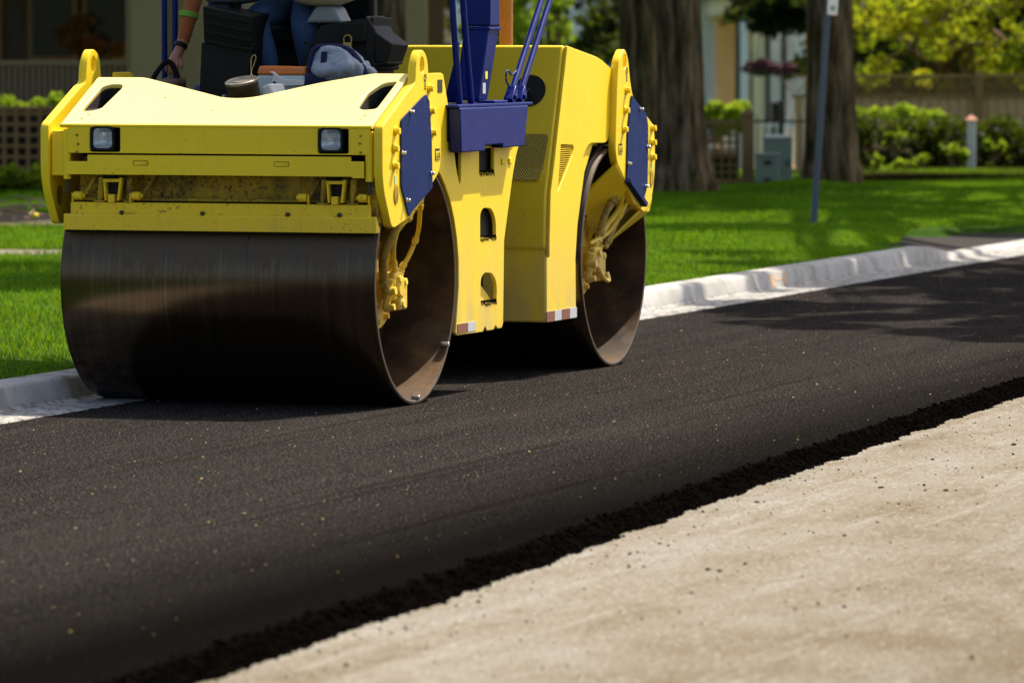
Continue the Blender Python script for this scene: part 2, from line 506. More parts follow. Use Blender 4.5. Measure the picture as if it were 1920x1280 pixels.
m, nt, bs = nodes_of("furrowed_bark")
vb = coords(nt, (7, 7, 0.9))
f = noise(nt, vb, 1.6, 6, 0.7)
c = ramp(nt, f, [(0.38, (0.025, 0.016, 0.008)), (0.50, (0.13, 0.088, 0.045)), (0.62, (0.28, 0.20, 0.115))])
c = mix(nt, ramp(nt, noise(nt, coords(nt), 1.4, 4), [(0.5, g(0)), (0.75, g(0.6))]), c, (0.10, 0.085, 0.02))
nt.links.new(c, bs.inputs['Base Color'])
bs.inputs['Roughness'].default_value = 0.95
bs.inputs['Specular IOR Level'].default_value = 0.05
bump(nt, bs, f, 1.0, 0.05)
M['bark'] = m


# ---------------------------------------------------------------- mesh helpers
def link(o, parent=None, label=None, cat=None, group=None, kind=None):
    C.objects.link(o)
    if parent is not None:
        o.parent = parent
    return tag(o, label, cat, group, kind)


def tag(o, label=None, cat=None, group=None, kind=None):
    if label:
        o['label'] = label
    if cat:
        o['category'] = cat
    if group:
        o['group'] = group
    if kind:
        o['kind'] = kind
    return o


def empty(name, loc, rz=0.0, label=None, cat=None, group=None):
    o = bpy.data.objects.new(name, None)
    o.empty_display_size = 0.2
    o.location = loc
    o.rotation_euler = (0, 0, rz)
    return link(o, None, label, cat, group)


def finish(o, bevel=0.0, smooth=True, seg=2):
    if smooth:
        me = o.data
        for p in me.polygons:
            p.use_smooth = True
        me.set_sharp_from_angle(angle=R(38))
    if bevel:
        b = o.modifiers.new("edge", 'BEVEL')
        b.width = bevel
        b.segments = seg
        b.limit_method = 'ANGLE'
        b.angle_limit = R(35)
        b.harden_normals = False
    return o


class B:
    def __init__(s):
        s.bm = bmesh.new()

    def face(s, pts):
        return s.bm.faces.new([s.bm.verts.new(p) for p in pts])

    def hexa(s, p):
        v = [s.bm.verts.new(q) for q in p]
        for f in ((0, 3, 2, 1), (4, 5, 6, 7), (0, 1, 5, 4), (1, 2, 6, 5), (2, 3, 7, 6), (3, 0, 4, 7)):
            s.bm.faces.new([v[i] for i in f])
        return s

    def box(s, x0, x1, y0, y1, z0, z1):
        return s.hexa([(x0, y0, z0), (x1, y0, z0), (x1, y1, z0), (x0, y1, z0), (x0, y0, z1), (x1, y0, z1), (x1, y1, z1), (x0, y1, z1)])

    def bar(s, p0, p1, w, h, up=(0, 0, 1)):
        p0, p1 = Vector(p0), Vector(p1)
        d = (p1 - p0).normalized()
        a = d.cross(Vector(up))
        if a.length < 1e-4:
            a = d.cross(Vector((1, 0, 0)))
        a.normalize()
        b = a.cross(d)
        a *= w / 2
        b *= h / 2
        return s.hexa([p0 - a - b, p0 + a - b, p1 + a - b, p1 - a - b, p0 - a + b, p0 + a + b, p1 + a + b, p1 - a + b])

    def prism(s, poly, axis, a, b, b_poly=None):
        """poly in the plane normal to axis, extruded a..b along it"""
        def P(q, t):
            if axis == 'x':
                return (t, q[0], q[1])
            if axis == 'y':
                return (q[0], t, q[1])
            return (q[0], q[1], t)
        va = [s.bm.verts.new(P(q, a)) for q in poly]
        vb = [s.bm.verts.new(P(q, b)) for q in (b_poly or poly)]
        n = len(poly)
        s.bm.faces.new(va)
        s.bm.faces.new(list(reversed(vb)))
        for i in range(n):
            s.bm.faces.new([va[i], vb[i], vb[(i + 1) % n], va[(i + 1) % n]])
        return s

    def tube(s, path, r, n=10, cap=True):
        path = [Vector(p) for p in path]
        rs = r if isinstance(r, (list, tuple)) else [r] * len(path)
        rings = []
        ref = None
        for i, p in enumerate(path):
            d = (path[min(i + 1, len(path) - 1)] - path[max(i - 1, 0)]).normalized()
            if ref is None:
                ref = Vector((0, 0, 1)) if abs(d.z) < 0.9 else Vector((1, 0, 0))
            a = d.cross(ref).normalized()
            b = a.cross(d)
            ref = b.cross(a) * -1 if False else ref
            rings.append([s.bm.verts.new(p + (a * math.cos(t) + b * math.sin(t)) * rs[i]) for t in [2 * math.pi * k / n for k in range(n)]])
        for q, w in zip(rings, rings[1:]):
            for k in range(n):
                s.bm.faces.new([q[k], q[(k + 1) % n], w[(k + 1) % n], w[k]])
        if cap:
            s.bm.faces.new(list(reversed(rings[0])))
            s.bm.faces.new(rings[-1])
        return s

    def cyl(s, p0, p1, r0, r1=None, n=16):
        return s.tube([p0, p1], [r0, r0 if r1 is None else r1], n)

    def lathe(s, prof, origin=(0, 0, 0), axis='z', n=32, close=False):
        """prof = [(radius, height)]"""
        o = Vector(origin)

        def P(r_, h, t):
            c_, s_ = r_ * math.cos(t), r_ * math.sin(t)
            if axis == 'x':
                return o + Vector((h, c_, s_))
            if axis == 'y':
                return o + Vector((c_, h, s_))
            return o + Vector((c_, s_, h))
        rings = [[s.bm.verts.new(P(r_, h, 2 * math.pi * k / n)) for k in range(n)] for r_, h in prof]
        pairs = list(zip(rings, rings[1:]))
        if close:
            pairs.append((rings[-1], rings[0]))
        for q, w in pairs:
            for k in range(n):
                s.bm.faces.new([q[k], q[(k + 1) % n], w[(k + 1) % n], w[k]])
        return s

    def ball(s, c, r, n=2):
        rr = r if isinstance(r, (tuple, list)) else (r, r, r)
        mt = Matrix.Translation(c) @ Matrix.Diagonal((*rr, 1))
        bmesh.ops.create_icosphere(s.bm, subdivisions=n, radius=1.0, matrix=mt)
        return s

    def build(s, name, mat, parent=None, bevel=0.0, smooth=True, seg=2, **kw):
        bmesh.ops.recalc_face_normals(s.bm, faces=s.bm.faces)
        me = bpy.data.meshes.new(name)
        s.bm.to_mesh(me)
        s.bm.free()
        me.materials.append(mat)
        o = bpy.data.objects.new(name, me)
        link(o, parent, **kw)
        return finish(o, bevel, smooth, seg)


def smoothpath(pts, k=6):
    pts = [Vector(p) for p in pts]
    P = [pts[0] * 2 - pts[1]] + pts + [pts[-1] * 2 - pts[-2]]
    out = []
    for i in range(1, len(P) - 2):
        for j in range(k):
            t = j / k
            a, b, c, d = P[i - 1], P[i], P[i + 1], P[i + 2]
            out.append(0.5 * ((2 * b) + (c - a) * t + (2 * a - 5 * b + 4 * c - d) * t * t + (3 * b - a - 3 * c + d) * t ** 3))
    out.append(pts[-1])
    return out


def rounded(poly, r, k=4):
    """round the corners of a 2D polygon (r may be a list)"""
    n = len(poly)
    out = []
    for i in range(n):
        p = Vector(poly[i])
        a = Vector(poly[i - 1]) - p
        b = Vector(poly[(i + 1) % n]) - p
        rr = r[i] if isinstance(r, (list, tuple)) else r
        if rr <= 0:
            out.append(tuple(p))
            continue
        rr = min(rr, a.length * 0.45, b.length * 0.45)
        a = p + a.normalized() * rr
        b = p + b.normalized() * rr
        for j in range(k + 1):
            t = j / k
            q = a * (1 - t) ** 2 + p * 2 * t * (1 - t) + b * t * t
            out.append((q.x, q.y))
    return out


def sheet(name, outer, holes, thick, mat, frame, parent=None, edge=0.003, **kw):
    """flat plate with real holes: a filled 2D curve, extruded, turned into a mesh.  frame = 4x4 placing its xy plane"""
    cu = bpy.data.curves.new(name, 'CURVE')
    cu.dimensions = '2D'
    cu.fill_mode = 'BOTH'
    cu.extrude = max(thick / 2 - edge, 0.0005)
    cu.bevel_depth = edge
    cu.bevel_resolution = 1
    cu.offset = -edge
    for poly in [outer] + list(holes):
        sp = cu.splines.new('POLY')
        sp.points.add(len(poly) - 1)
        for q, p in zip(sp.points, poly):
            q.co = (p[0], p[1], 0, 1)
        sp.use_cyclic_u = True
    tmp = bpy.data.objects.new("tmp", cu)
    C.objects.link(tmp)
    dg = bpy.context.evaluated_depsgraph_get()
    me = bpy.data.meshes.new_from_object(tmp.evaluated_get(dg))
    bpy.data.objects.remove(tmp)
    me.transform(frame)
    me.materials.clear()
    me.materials.append(mat)
    me.name = name
    o = bpy.data.objects.new(name, me)
    link(o, parent, **kw)
    return finish(o, 0)


def FX(u):   # plate in the v-z plane at u
    return Matrix(((0, 0, 1, u), (1, 0, 0, 0), (0, 1, 0, 0), (0, 0, 0, 1)))


def FY(v):   # plate in the u-z plane at v
    return Matrix(((1, 0, 0, 0), (0, 0, -1, v), (0, 1, 0, 0), (0, 0, 0, 1)))


def circ(x, y, r, n=20, ry=None):
    ry = ry or r
    return [(x + r * math.cos(2 * math.pi * k / n), y + ry * math.sin(2 * math.pi * k / n)) for k in range(n)]


def rrect(x0, x1, y0, y1, r):
    return rounded([(x0, y0), (x1, y0), (x1, y1), (x0, y1)], r)


def npmesh(name, verts, faces_n, fsize, mat, parent=None, **kw):
    """fast mesh: verts (N,3), faces_n (F*fsize) loop vertex indices"""
    me = bpy.data.meshes.new(name)
    nf = len(faces_n) // fsize
    me.vertices.add(len(verts))
    me.vertices.foreach_set("co", np.ascontiguousarray(verts, dtype=np.float32).ravel())
    me.loops.add(len(faces_n))
    me.loops.foreach_set("vertex_index", np.ascontiguousarray(faces_n, dtype=np.int32))
    me.polygons.add(nf)
    me.polygons.foreach_set("loop_start", np.arange(0, nf * fsize, fsize, dtype=np.int32))
    me.update(calc_edges=True)
    me.validate()
    me.materials.append(mat)
    o = bpy.data.objects.new(name, me)
    return link(o, parent, **kw)


def leaf_cloud(centres, radii, n, size, aspect=1.6, flat=0.0, shell=0.5):
    """n small leaf quads spread through blobs (centres (k,3), radii (k,3))"""
    k = len(centres)
    vol = np.prod(radii, axis=1) ** (2 / 3)
    idx = rng.choice(k, n, p=vol / vol.sum())
    d = rng.normal(size=(n, 3))
    d /= np.linalg.norm(d, axis=1)[:, None]
    rr = rng.random(n) ** (1 / 3)
    rr = shell * (0.75 + 0.25 * rng.random(n)) + (1 - shell) * rr
    p = centres[idx] + d * radii[idx] * rr[:, None]
    a = rng.normal(size=(n, 3))
    a[:, 2] *= (1 - flat)
    a /= np.linalg.norm(a, axis=1)[:, None]
    b = rng.normal(size=(n, 3))
    b -= a * (a * b).sum(1)[:, None]
    b /= np.linalg.norm(b, axis=1)[:, None]
    s = size * (0.6 + 0.8 * rng.random(n))[:, None]
    a = a * s * aspect / 2
    b = b * s / 2
    # a pointed, slightly folded leaf
    v = np.stack([p - a, p - b * 0.9 + a * 0.1, p + a, p + b * 0.9 + a * 0.1], 1).reshape(-1, 3)
    f = np.arange(4 * n)
    return v, f


# ================================================================= SETTING
def gut(v):   # where the asphalt meets the gutter
    t = min(max(v / 9.0, 0), 1)
    return -1.41 + 0.14 * t


def lawn_z(u, v):
    x, y = W(u, v)[:2]
    d = gut(v) - 0.53 - u
    z = 0.105 + 0.05 * min(max(d / 2.0, 0), 1) + 0.03 * mnoise.noise(Vector((x * 0.35, y * 0.2, 0)))
    if y > 66 and x > 0.5:
        z -= min((y - 66) / 14.0, 1) * 0.9
    z += 0.10 * math.exp(-((x - 3.05) / 0.5) ** 2 - ((y - 58.0) / 1.6) ** 2)
    return z


# driveway opening in the kerb
DV0, DV1 = 16.9, 23.2
drv = [(-1.80, 16.9), (-2.15, 17.3), (-2.5, 18.3), (-2.85, 19.8), (-3.1, 21.3), (-2.9, 21.9), (-2.4, 22.4), (-1.80, 22.8)]


def in_drive(u, v):
    c = False
    for i in range(len(drv)):
        a, b = drv[i - 1], drv[i]
        if (a[1] > v) != (b[1] > v) and u < (b[0] - a[0]) * (v - a[1]) / (b[1] - a[1]) + a[0]:
            c = not c
    return c


gnd = B().box(-400, 400, -300, 500, -1.3, -1.0).build("ground", M['lawn'], smooth=False, kind='structure')
roadrot = -YAW
base_loc = Vector((X0, Y0, 0))


def road_obj(o):
    o.location = base_loc
    o.rotation_euler = (0, 0, roadrot)
    return o


# lawn grid
us = [-1.86, -1.95, -2.1, -2.3, -2.6, -3, -3.5, -4, -5, -6, -7, -8, -9, -10, -12, -14, -16, -18, -20, -23, -26, -30, -36, -45, -60, -90]
vs = [x * 1.0 for x in range(-40, 60)] + [62, 66, 70, 76, 84, 96, 120, 160]
bm = bmesh.new()
gridv = []
for u in us:
    row = []
    for v in vs:
        uu = u + (gut(v) + 1.41 if u > -3 else 0)
        z = lawn_z(uu, v)
        if in_drive(u, v) or (u > -2.2 and DV0 < v < DV1):
            z = -0.03
        row.append(bm.verts.new((uu, v, z)))
    gridv.append(row)
for i in range(len(us) - 1):
    for j in range(len(vs) - 1):
        bm.faces.new([gridv[i][j], gridv[i][j + 1], gridv[i + 1][j + 1], gridv[i + 1][j]])
# skirt along the kerb
s_ = B()
s_.bm.free()
s_.bm = bm
lawn = s_.build("lawn", M['lawn'], smooth=True, kind='structure')
road_obj(lawn)

# driveway
dz = B()
dz.prism([(a - 0.12 if a < -2 else a, b_) for a, b_ in drv], 'z', -0.02, 0.028)
road_obj(dz.build("driveway", M['driveway'], smooth=False, kind='structure'))

# asphalt mat with a loose, sloping edge
EDGE = [(-30, 3.4), (-16, 3.25), (-10.5, 3.13), (-9.1, 3.06), (-7.9, 3.02), (-5.5, 2.88), (-3.2, 2.745), (2.5, 2.50), (9, 2.15), (20, 1.9), (60, 1.8), (120, 1.8)]


def edge_u(v):
    for (a, ua), (b, ub) in zip(EDGE, EDGE[1:]):
        if a <= v <= b:
            return ua + (ub - ua) * (v - a) / (b - a)
    return EDGE[0][1] if v < EDGE[0][0] else EDGE[-1][1]


bm = bmesh.new()
vv = []
x = -30.0
while x < -14:
    vv.append(x); x += 1.0
while x < 6:
    vv.append(x); x += 0.03
while x < 14:
    vv.append(x); x += 0.4
while x < 120:
    vv.append(x); x += 4
rows = []
for v in vv:
    e = edge_u(v)
    n1 = mnoise.noise(Vector((v * 2.2, 0, 0))) * 0.020 + mnoise.noise(Vector((v * 9, 5, 0))) * 0.010
    e += n1
    g0 = gut(v)
    prof = [(g0, -0.10), (g0 + 0.0, -0.001), (g0 + 0.01, 0.0), ((g0 + e) / 2, 0.0), (e - 0.30, 0.0), (e - 0.16, -0.001), (e - 0.115, -0.004)]
    row = [bm.verts.new((a, v, b)) for a, b in prof]
    for t in (0.2, 0.4, 0.6, 0.8, 1.0):
        j = 0.012 if t < 1 else 0.022
        row.append(bm.verts.new((e - 0.115 + 0.095 * t + random.uniform(-j, j), v, -0.004 - 0.070 * t + random.uniform(-0.006, 0.006) * (t < 1))))
    rows.append(row)
for a, b in zip(rows, rows[1:]):
    for i in range(len(a) - 1):
        bm.faces.new([a[i], a[i + 1], b[i + 1], b[i]])
s_ = B(); s_.bm.free(); s_.bm = bm
road = s_.build("asphalt_road", M['asphalt'], smooth=False, kind='structure')
road.data.materials.append(M['chunk'])
nr = len(rows[0]) - 1
for i, p in enumerate(road.data.polygons):
    if i % nr >= 6:
        p.material_index = 1
road_obj(road)

con = B().prism([(1.2, -60), (16, -60), (16, 160), (1.2, 160)], 'z', -0.4, -0.070).build("concrete_lane", M['concrete'], smooth=False, kind='structure')
road_obj(con)
far = B().prism([(16.005, -60), (90, -60), (90, 160), (16.005, 160)], 'z', -0.4, 0.05).build("far_lawn", M['lawn'], smooth=False, kind='structure')
road_obj(far)

# loose asphalt stones along the edge, stray stones, fallen blossoms
def stones(name, pts, sizes, mat, label, squash=1.0, **kw):
    ico = [(0, 0, 1), (0.89, 0, 0.45), (0.28, 0.85, 0.45), (-0.72, 0.53, 0.45), (-0.72, -0.53, 0.45), (0.28, -0.85, 0.45),
           (0.72, 0.53, -0.45), (-0.28, 0.85, -0.45), (-0.89, 0, -0.45), (-0.28, -0.85, -0.45), (0.72, -0.53, -0.45), (0, 0, -1)]
    fc = [(0, 1, 2), (0, 2, 3), (0, 3, 4), (0, 4, 5), (0, 5, 1), (1, 6, 2), (2, 7, 3), (3, 8, 4), (4, 9, 5), (5, 10, 1),
          (2, 6, 7), (3, 7, 8), (4, 8, 9), (5, 9, 10), (1, 10, 6), (6, 11, 7), (7, 11, 8), (8, 11, 9), (9, 11, 10), (10, 11, 6)]
    ico = np.array(ico)
    n = len(pts)
    v = ico[None] * (0.7 + 0.6 * rng.random((n, 12, 1))) * sizes[:, None, None]
    v[:, :, 2] *= squash
    th = rng.random(n) * 6.28
    c_, s2 = np.cos(th)[:, None], np.sin(th)[:, None]
    st = 0.7 + 0.9 * rng.random((n, 1))
    x_, y_ = v[:, :, 0] * st, v[:, :, 1]
    v[:, :, 0], v[:, :, 1] = x_ * c_ - y_ * s2, x_ * s2 + y_ * c_
    v += pts[:, None, :]
    f = (np.array(fc)[None] + 12 * np.arange(n)[:, None, None]).ravel()
    return road_obj(npmesh(name, v.reshape(-1, 3), f, 3, mat, label=label, kind='stuff', **kw))


n = 26000
v = rng.uniform(-14, 6, n)
t = rng.random(n) ** 0.8
wig = np.array([mnoise.noise(Vector((a * 2.2, 0, 0))) * 0.020 + mnoise.noise(Vector((a * 5.0, 3, 0))) * 0.020 + mnoise.noise(Vector((a * 14, 8, 0))) * 0.014 for a in v])
e = np.array([edge_u(a) for a in v]) + np.array([mnoise.noise(Vector((a * 2.2, 0, 0))) * 0.020 for a in v])
u = e - 0.105 + (0.095 + wig) * t + rng.normal(0, 0.010, n)
z = np.clip(-0.002 - 0.070 * np.clip((u - e + 0.115) / 0.095, 0, 1), -0.069, 0.0) + 0.0015
sz = 0.0018 + rng.exponential(0.0026, n).clip(0, 0.011)
stones("asphalt_crumbs", np.stack([u, v, z], 1), sz, M['chunk'], "loose black asphalt crumbs along the raw edge of the new road surface", 0.8)
n = 900
v = rng.uniform(-14, 2, n)
u = np.array([edge_u(a) for a in v]) + 0.02 + rng.exponential(0.8, n)
stones("stray_stones", np.stack([u, v, np.full(n, -0.068)], 1), rng.choice([0.0015, 0.003, 0.005, 0.009], n, p=[0.55, 0.28, 0.13, 0.04]), M['chunk'], "small dark stones scattered over the bare concrete lane", 0.7)
n = 1150
v = rng.uniform(-12, 18, n)
u = rng.uniform(-1.4, 2.75, n)
k_ = np.array([a < edge_u(b) - 0.15 for a, b in zip(u, v)])
u, v = u[k_], v[k_]
n = len(u)
stones("fallen_blossoms", np.stack([u, v, np.full(n, 0.002)], 1), rng.choice([0.0014, 0.0024, 0.0045], n, p=[.55, .38, .07]), M['catkin'], "tiny dry yellow blossoms scattered over the fresh black asphalt", 0.35)

# kerb in cast sections
kerb = empty("kerb", base_loc, roadrot)
tag(kerb, kind='structure')


def kerb_prof(g0, h, sh=0.0):
    p = [(g0 - 0.001, -0.08), (g0 - 0.001, 0.0035), (g0 - 0.30, 0.003), (g0 - 0.325, 0.012), (g0 - 0.35, h - 0.02), (g0 - 0.362, h - 0.006), (g0 - 0.38, h), (g0 - 0.53, h + 0.004), (g0 - 0.53, -0.08)]
    return p


vv = -34.0
while vv < 70:
    ln = 3.05
    if vv < DV0 < vv + ln:
        ln = DV0 - vv
    if vv < DV1 < vv + ln:
        ln = DV1 - vv
    low = DV0 - 0.01 < vv < DV1 - 0.01
    steps = 6
    bmk = bmesh.new()
    rr_ = []
    for i in range(steps + 1):
        v = vv + 0.004 + (ln - 0.008) * i / steps
        h = 0.125
        if low:
            e_ = min(v - DV0, DV1 - v) / 0.9
            h = 0.125 - 0.09 * min(max(e_, 0), 1)
        rr_.append([bmk.verts.new((a, v, b)) for a, b in kerb_prof(gut(v), h)])
    for a, b in zip(rr_, rr_[1:]):
        for i in range(len(a)):
            bmk.faces.new([a[i], a[(i + 1) % len(a)], b[(i + 1) % len(a)], b[i]])
    bmk.faces.new(rr_[0])
    bmk.faces.new(list(reversed(rr_[-1])))
    s_ = B(); s_.bm.free(); s_.bm = bmk
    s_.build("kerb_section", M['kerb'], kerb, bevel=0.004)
    vv += ln
# orange paint mark on the kerb face
for (v0, w_, z0, z1) in ((12.15, 0.12, 0.02, 0.115), (12.5, 0.08, 0.02, 0.115), (12.29, 0.19, 0.058, 0.08)):
    q = B()
    g0 = gut(9)
    f0 = lambda z: g0 - 0.325 - 0.025 * (z - 0.012) / 0.093 + 0.003
    q.hexa([(f0(z0) - 0.004, v0, z0), (f0(z0), v0, z0), (f0(z0), v0 + w_, z0), (f0(z0) - 0.004, v0 + w_, z0),
            (f0(z1 * .9) - 0.004, v0, z1 * .9), (f0(z1 * .9), v0, z1 * .9), (f0(z1 * .9), v0 + w_, z1 * .9), (f0(z1 * .9) - 0.004, v0 + w_, z1 * .9)])
    q.build("paint_mark", plain("orange_marking_paint", (0.50, 0.33, 0.20), 0.8, var=0.3, vs=30), kerb, smooth=False)

# left path and bed
q = B()
q.prism([(-4.6, 42.0), (-2.9, 41.8), (-2.9, 42.7), (-4.6, 43.0), (-14, 46.3), (-14, 45.2)], 'z', 0.0, 0.165)
q.build("garden_path", M['concrete'], smooth=False, kind='structure')

# grass blades
def blades(n, xr, yr, hmin, hmax, wid):
    x_ = rng.uniform(*xr, n)
    y_ = rng.uniform(*yr, n)
    uu = (x_ - X0) * cy - (y_ - Y0) * sy
    v_ = (x_ - X0) * sy + (y_ - Y0) * cy
    keep = uu < np.interp(v_, [0, 9], [-1.41, -1.27]) - 0.515 + rng.uniform(-0.03, 0.02, n)
    dr = np.array([in_drive(-1.8 + (a + 1.8) * 1.35, 20.0 + (b - 20.0) * 1.25) or (a > -2.2 and DV0 < b < DV1) for a, b in zip(uu, v_)])
    pth = (x_ < -2.7) & (y_ > 42.0 + (-x_ - 4.6).clip(0) * 0.34) & (y_ < 42.9 + (-x_ - 4.6).clip(0) * 0.35)
    bed = (x_ < -2.6) & (y_ > 47.8 + 0.3 * np.sin(x_ * 3)) & (y_ < 51.2)
    keep &= ~dr & ~pth & ~bed
    x_, y_, uu, v_ = x_[keep], y_[keep], uu[keep], v_[keep]
    z_ = np.array([lawn_z(a, b) for a, b in zip(uu, v_)]) - 0.008
    n = len(x_)
    tuft = 0.75 + 0.5 * np.sin(x_ * 2.1 + 1.3 * np.sin(y_ * 1.1)) * np.sin(y_ * 1.7) * 0.5
    h = rng.uniform(hmin, hmax, n) * tuft
    th = rng.random(n) * 6.28
    ln = rng.uniform(0.2, 0.8, n) * h
    ph = rng.random(n) * 6.28
    w_ = wid * (0.6 + 0.8 * rng.random(n))
    ax, ay = np.cos(th) * w_ / 2, np.sin(th) * w_ / 2
    bx, by = np.cos(ph) * ln, np.sin(ph) * ln
    P0 = np.stack([x_ - ax, y_ - ay, z_], 1)
    P1 = np.stack([x_ + ax, y_ + ay, z_], 1)
    P2 = np.stack([x_ + ax * .8 + bx * .35, y_ + ay * .8 + by * .35, z_ + h * .6], 1)
    P3 = np.stack([x_ - ax * .8 + bx * .35, y_ - ay * .8 + by * .35, z_ + h * .6], 1)
    P4 = np.stack([x_ + bx, y_ + by, z_ + h], 1)
    vt = np.stack([P0, P1, P2, P3, P4], 1).reshape(-1, 3)
    b = 5 * np.arange(n)[:, None]
    f = np.concatenate([b + np.array([[0, 1, 2]]), b + np.array([[0, 2, 3]]), b + np.array([[3, 2, 4]])], 1).ravel()
    return vt, f


V1, F1 = blades(300000, (0.2, 7.5), (34, 66), 0.035, 0.07, 0.007)
V2, F2 = blades(150000, (-6.5, -1.8), (26, 58), 0.04, 0.085, 0.006)
npmesh("lawn_grass", np.concatenate([V1, V2]), np.concatenate([F1, F2 + len(V1)]), 3, M['grass'], label="thick short green grass covering the lawn behind the kerb", kind='stuff')


# ---------------------------------------------------------------- trees
def trunk_mesh(name, path, radii, mat, parent, n=40, ridge=0.06, limbs=(), flare=0.0):
    ridge *= 1.8
    """tapered trunk with bark ridges plus limbs, one mesh"""
    b = B()
    path = smoothpath(path, 5)
    m_ = len(path)
    rs = np.interp(np.linspace(0, 1, m_), np.linspace(0, 1, len(radii)), radii)
    rings = []
    for i, p in enumerate(path):
        ring = []
        for k in range(n):
            t = 2 * math.pi * k / n
            f = 1 + ridge * mnoise.noise(Vector((math.cos(t) * 5, math.sin(t) * 5, p.z * 0.6))) + ridge * 0.7 * abs(math.sin(t * 7 + 2 * mnoise.noise(Vector((t, p.z, 1))))) 
            hgt = p.z - path[0].z
            f += flare * math.exp(-hgt / 0.35) * (1 + 0.6 * math.sin(t * 5 + 1))
            ring.append(b.bm.verts.new(p + Vector((math.cos(t), math.sin(t), 0)) * rs[i] * f))
        rings.append(ring)
    for q, w in zip(rings, rings[1:]):
        for k in range(n):
            b.bm.faces.new([q[k], q[(k + 1) % n], w[(k + 1) % n], w[k]])
    b.bm.faces.new(rings[-1])
    for lp, r0, r1 in limbs:
        lp = smoothpath(lp, 4)
        b.tube(lp, [r0 + (r1 - r0) * i / (len(lp) - 1) for i in range(len(lp))], 8)
    return b.build(name, mat, parent)


def crown_blobs(c, rad, k, rb):
    cs, rs = [], []
    for _ in range(k):
        d = rng.normal(size=3)
        d /= np.linalg.norm(d)
        q = rng.random() ** 0.4
        cs.append(np.array(c) + d * np.array(rad) * q)
        r = rb * rng.uniform(0.6, 1.3)
        rs.append([r, r, r * 0.6])
    return np.array(cs), np.array(rs)


def limbs_for(top, cs, nl, r):
    out = []
    for c_ in cs[:nl]:
        a = Vector(top) + Vector((0, 0, random.uniform(-1.6, -0.2)))
        e_ = Vector(c_)
        m_ = a.lerp(e_, 0.5) + Vector((0, 0, random.uniform(0.1, 0.8)))
        out.append(([a, m_, e_], r, r * 0.25))
    return out


def tree(name, label, group, x, y, z0, r, h, crown_c, crown_r, nleaf, mat, size=0.17, k=24, rb=0.9, lean=(0, 0), flare=0.25, ridge=0.06):
    root = empty(name, (x, y, z0), 0, label, "tree", group)
    cs, rs = crown_blobs(crown_c, crown_r, k, rb)
    top = (lean[0], lean[1], h)
    trunk_mesh("trunk", [(0, 0, -0.1), (lean[0] * .3, lean[1] * .3, h * .33), (lean[0] * .6, lean[1] * .6, h * .66), top], [r, r * 0.86, r * 0.75, r * 0.5], M['bark'], root, limbs=limbs_for(top, cs, 12, r * 0.3), flare=flare, ridge=ridge)
    v_, f_ = leaf_cloud(cs, rs, nleaf, size)
    npmesh("crown", v_, f_, 4, mat, root)
    return root


SG = "old street trees on the lawn"
tree("maple_tree", "thick old tree with deeply furrowed brown bark and flared base, beside the rear drum", SG, 1.74, 57.3, 0.12, 0.245, 6.4, (0, 0, 8.8), (3.8, 3.8, 2.6), 15000, M['leaf_maple'], lean=(-0.12, 0), flare=0.55)
tree("maple_tree", "grey barked tree half hidden behind the thick furrowed trunk, on its left", SG, 1.50, 64.5, 0.12, 0.27, 6.2, (-0.6, 0, 9.0), (3.4, 3.4, 2.6), 13000, M['leaf_maple'], lean=(-0.05, 0), flare=0.2)
tree("maple_tree", "straight brown tree trunk just behind the leaning sign pole", SG, 3.45, 60.3, 0.13, 0.275, 6.0, (0.2, 0, 8.6), (3.9, 3.9, 2.8), 16000, M['leaf_maple'], lean=(-0.09, 0), flare=0.22, ridge=0.04)
tree("maple_tree", "grey tree trunk rising behind the black toolbox and yellow engine hood", SG, -1.40, 62.0, 0.12, 0.235, 6.2, (0, 0, 8.8), (3.2, 3.2, 2.6), 13000, M['leaf_maple'], flare=0.2)
tree("maple_tree", "big roadside tree just out at the right, its long limbs shading lawn and road", SG, 5.75, 55.4, 0.1, 0.30, 7.0, (2.15, -11.2, 9.6), (2.1, 6.6, 2.4), 17000, M['leaf_maple'], k=105, rb=0.42, size=0.14)
tree("maple_tree", "tree on the far lawn out at the right, behind the big roadside tree", SG, 7.6, 61.5, 0.1, 0.24, 6.2, (-0.7, -6.0, 9.0), (3.0, 5.6, 2.0), 13000, M['leaf_maple'], k=26, rb=0.65, size=0.15)
tree("maple_tree", "unseen tree added for lawn shade, its trunk hidden behind the seated operator", SG, -1.72, 40.5, 0.1, 0.16, 6.0, (0.6, 1.5, 8.6), (2.6, 3.2, 2.2), 12000, M['leaf_maple'], k=24, rb=0.8)  # unseen tree added so its crown shades the left lawn
tree("maple_tree", "lawn tree out at the left of the house path", SG, -5.6, 52.0, 0.1, 0.22, 5.6, (1.6, -0.5, 8.0), (3.0, 3.6, 2.0), 14000, M['leaf_maple'])
tree("maple_tree", "tree standing behind the fence between the trunks, above the lawn", SG, 6.2, 63.5, 0.1, 0.2, 5.2, (0.9, 0.2, 7.8), (3.4, 3.6, 2.2), 17000, M['leaf_maple'])
# unseen trees added behind the camera: block sky light, show in the drum
for i, (x, y, lb) in enumerate(((-9, -22, "unseen added tree, leftmost of the three behind the viewpoint"), (0, -25, "unseen added tree, middle one of the three behind the viewpoint"), (10, -23, "unseen added tree, rightmost of the three behind the viewpoint"))):
    tree("unseen_tree", lb, "unseen trees added behind the viewpoint", x, y, 0, 0.28, 3.5, (0, 0, 5.4), (5.0, 3.0, 4.2), 6000, M['leaf_maple'], size=0.32, k=40, rb=1.3)


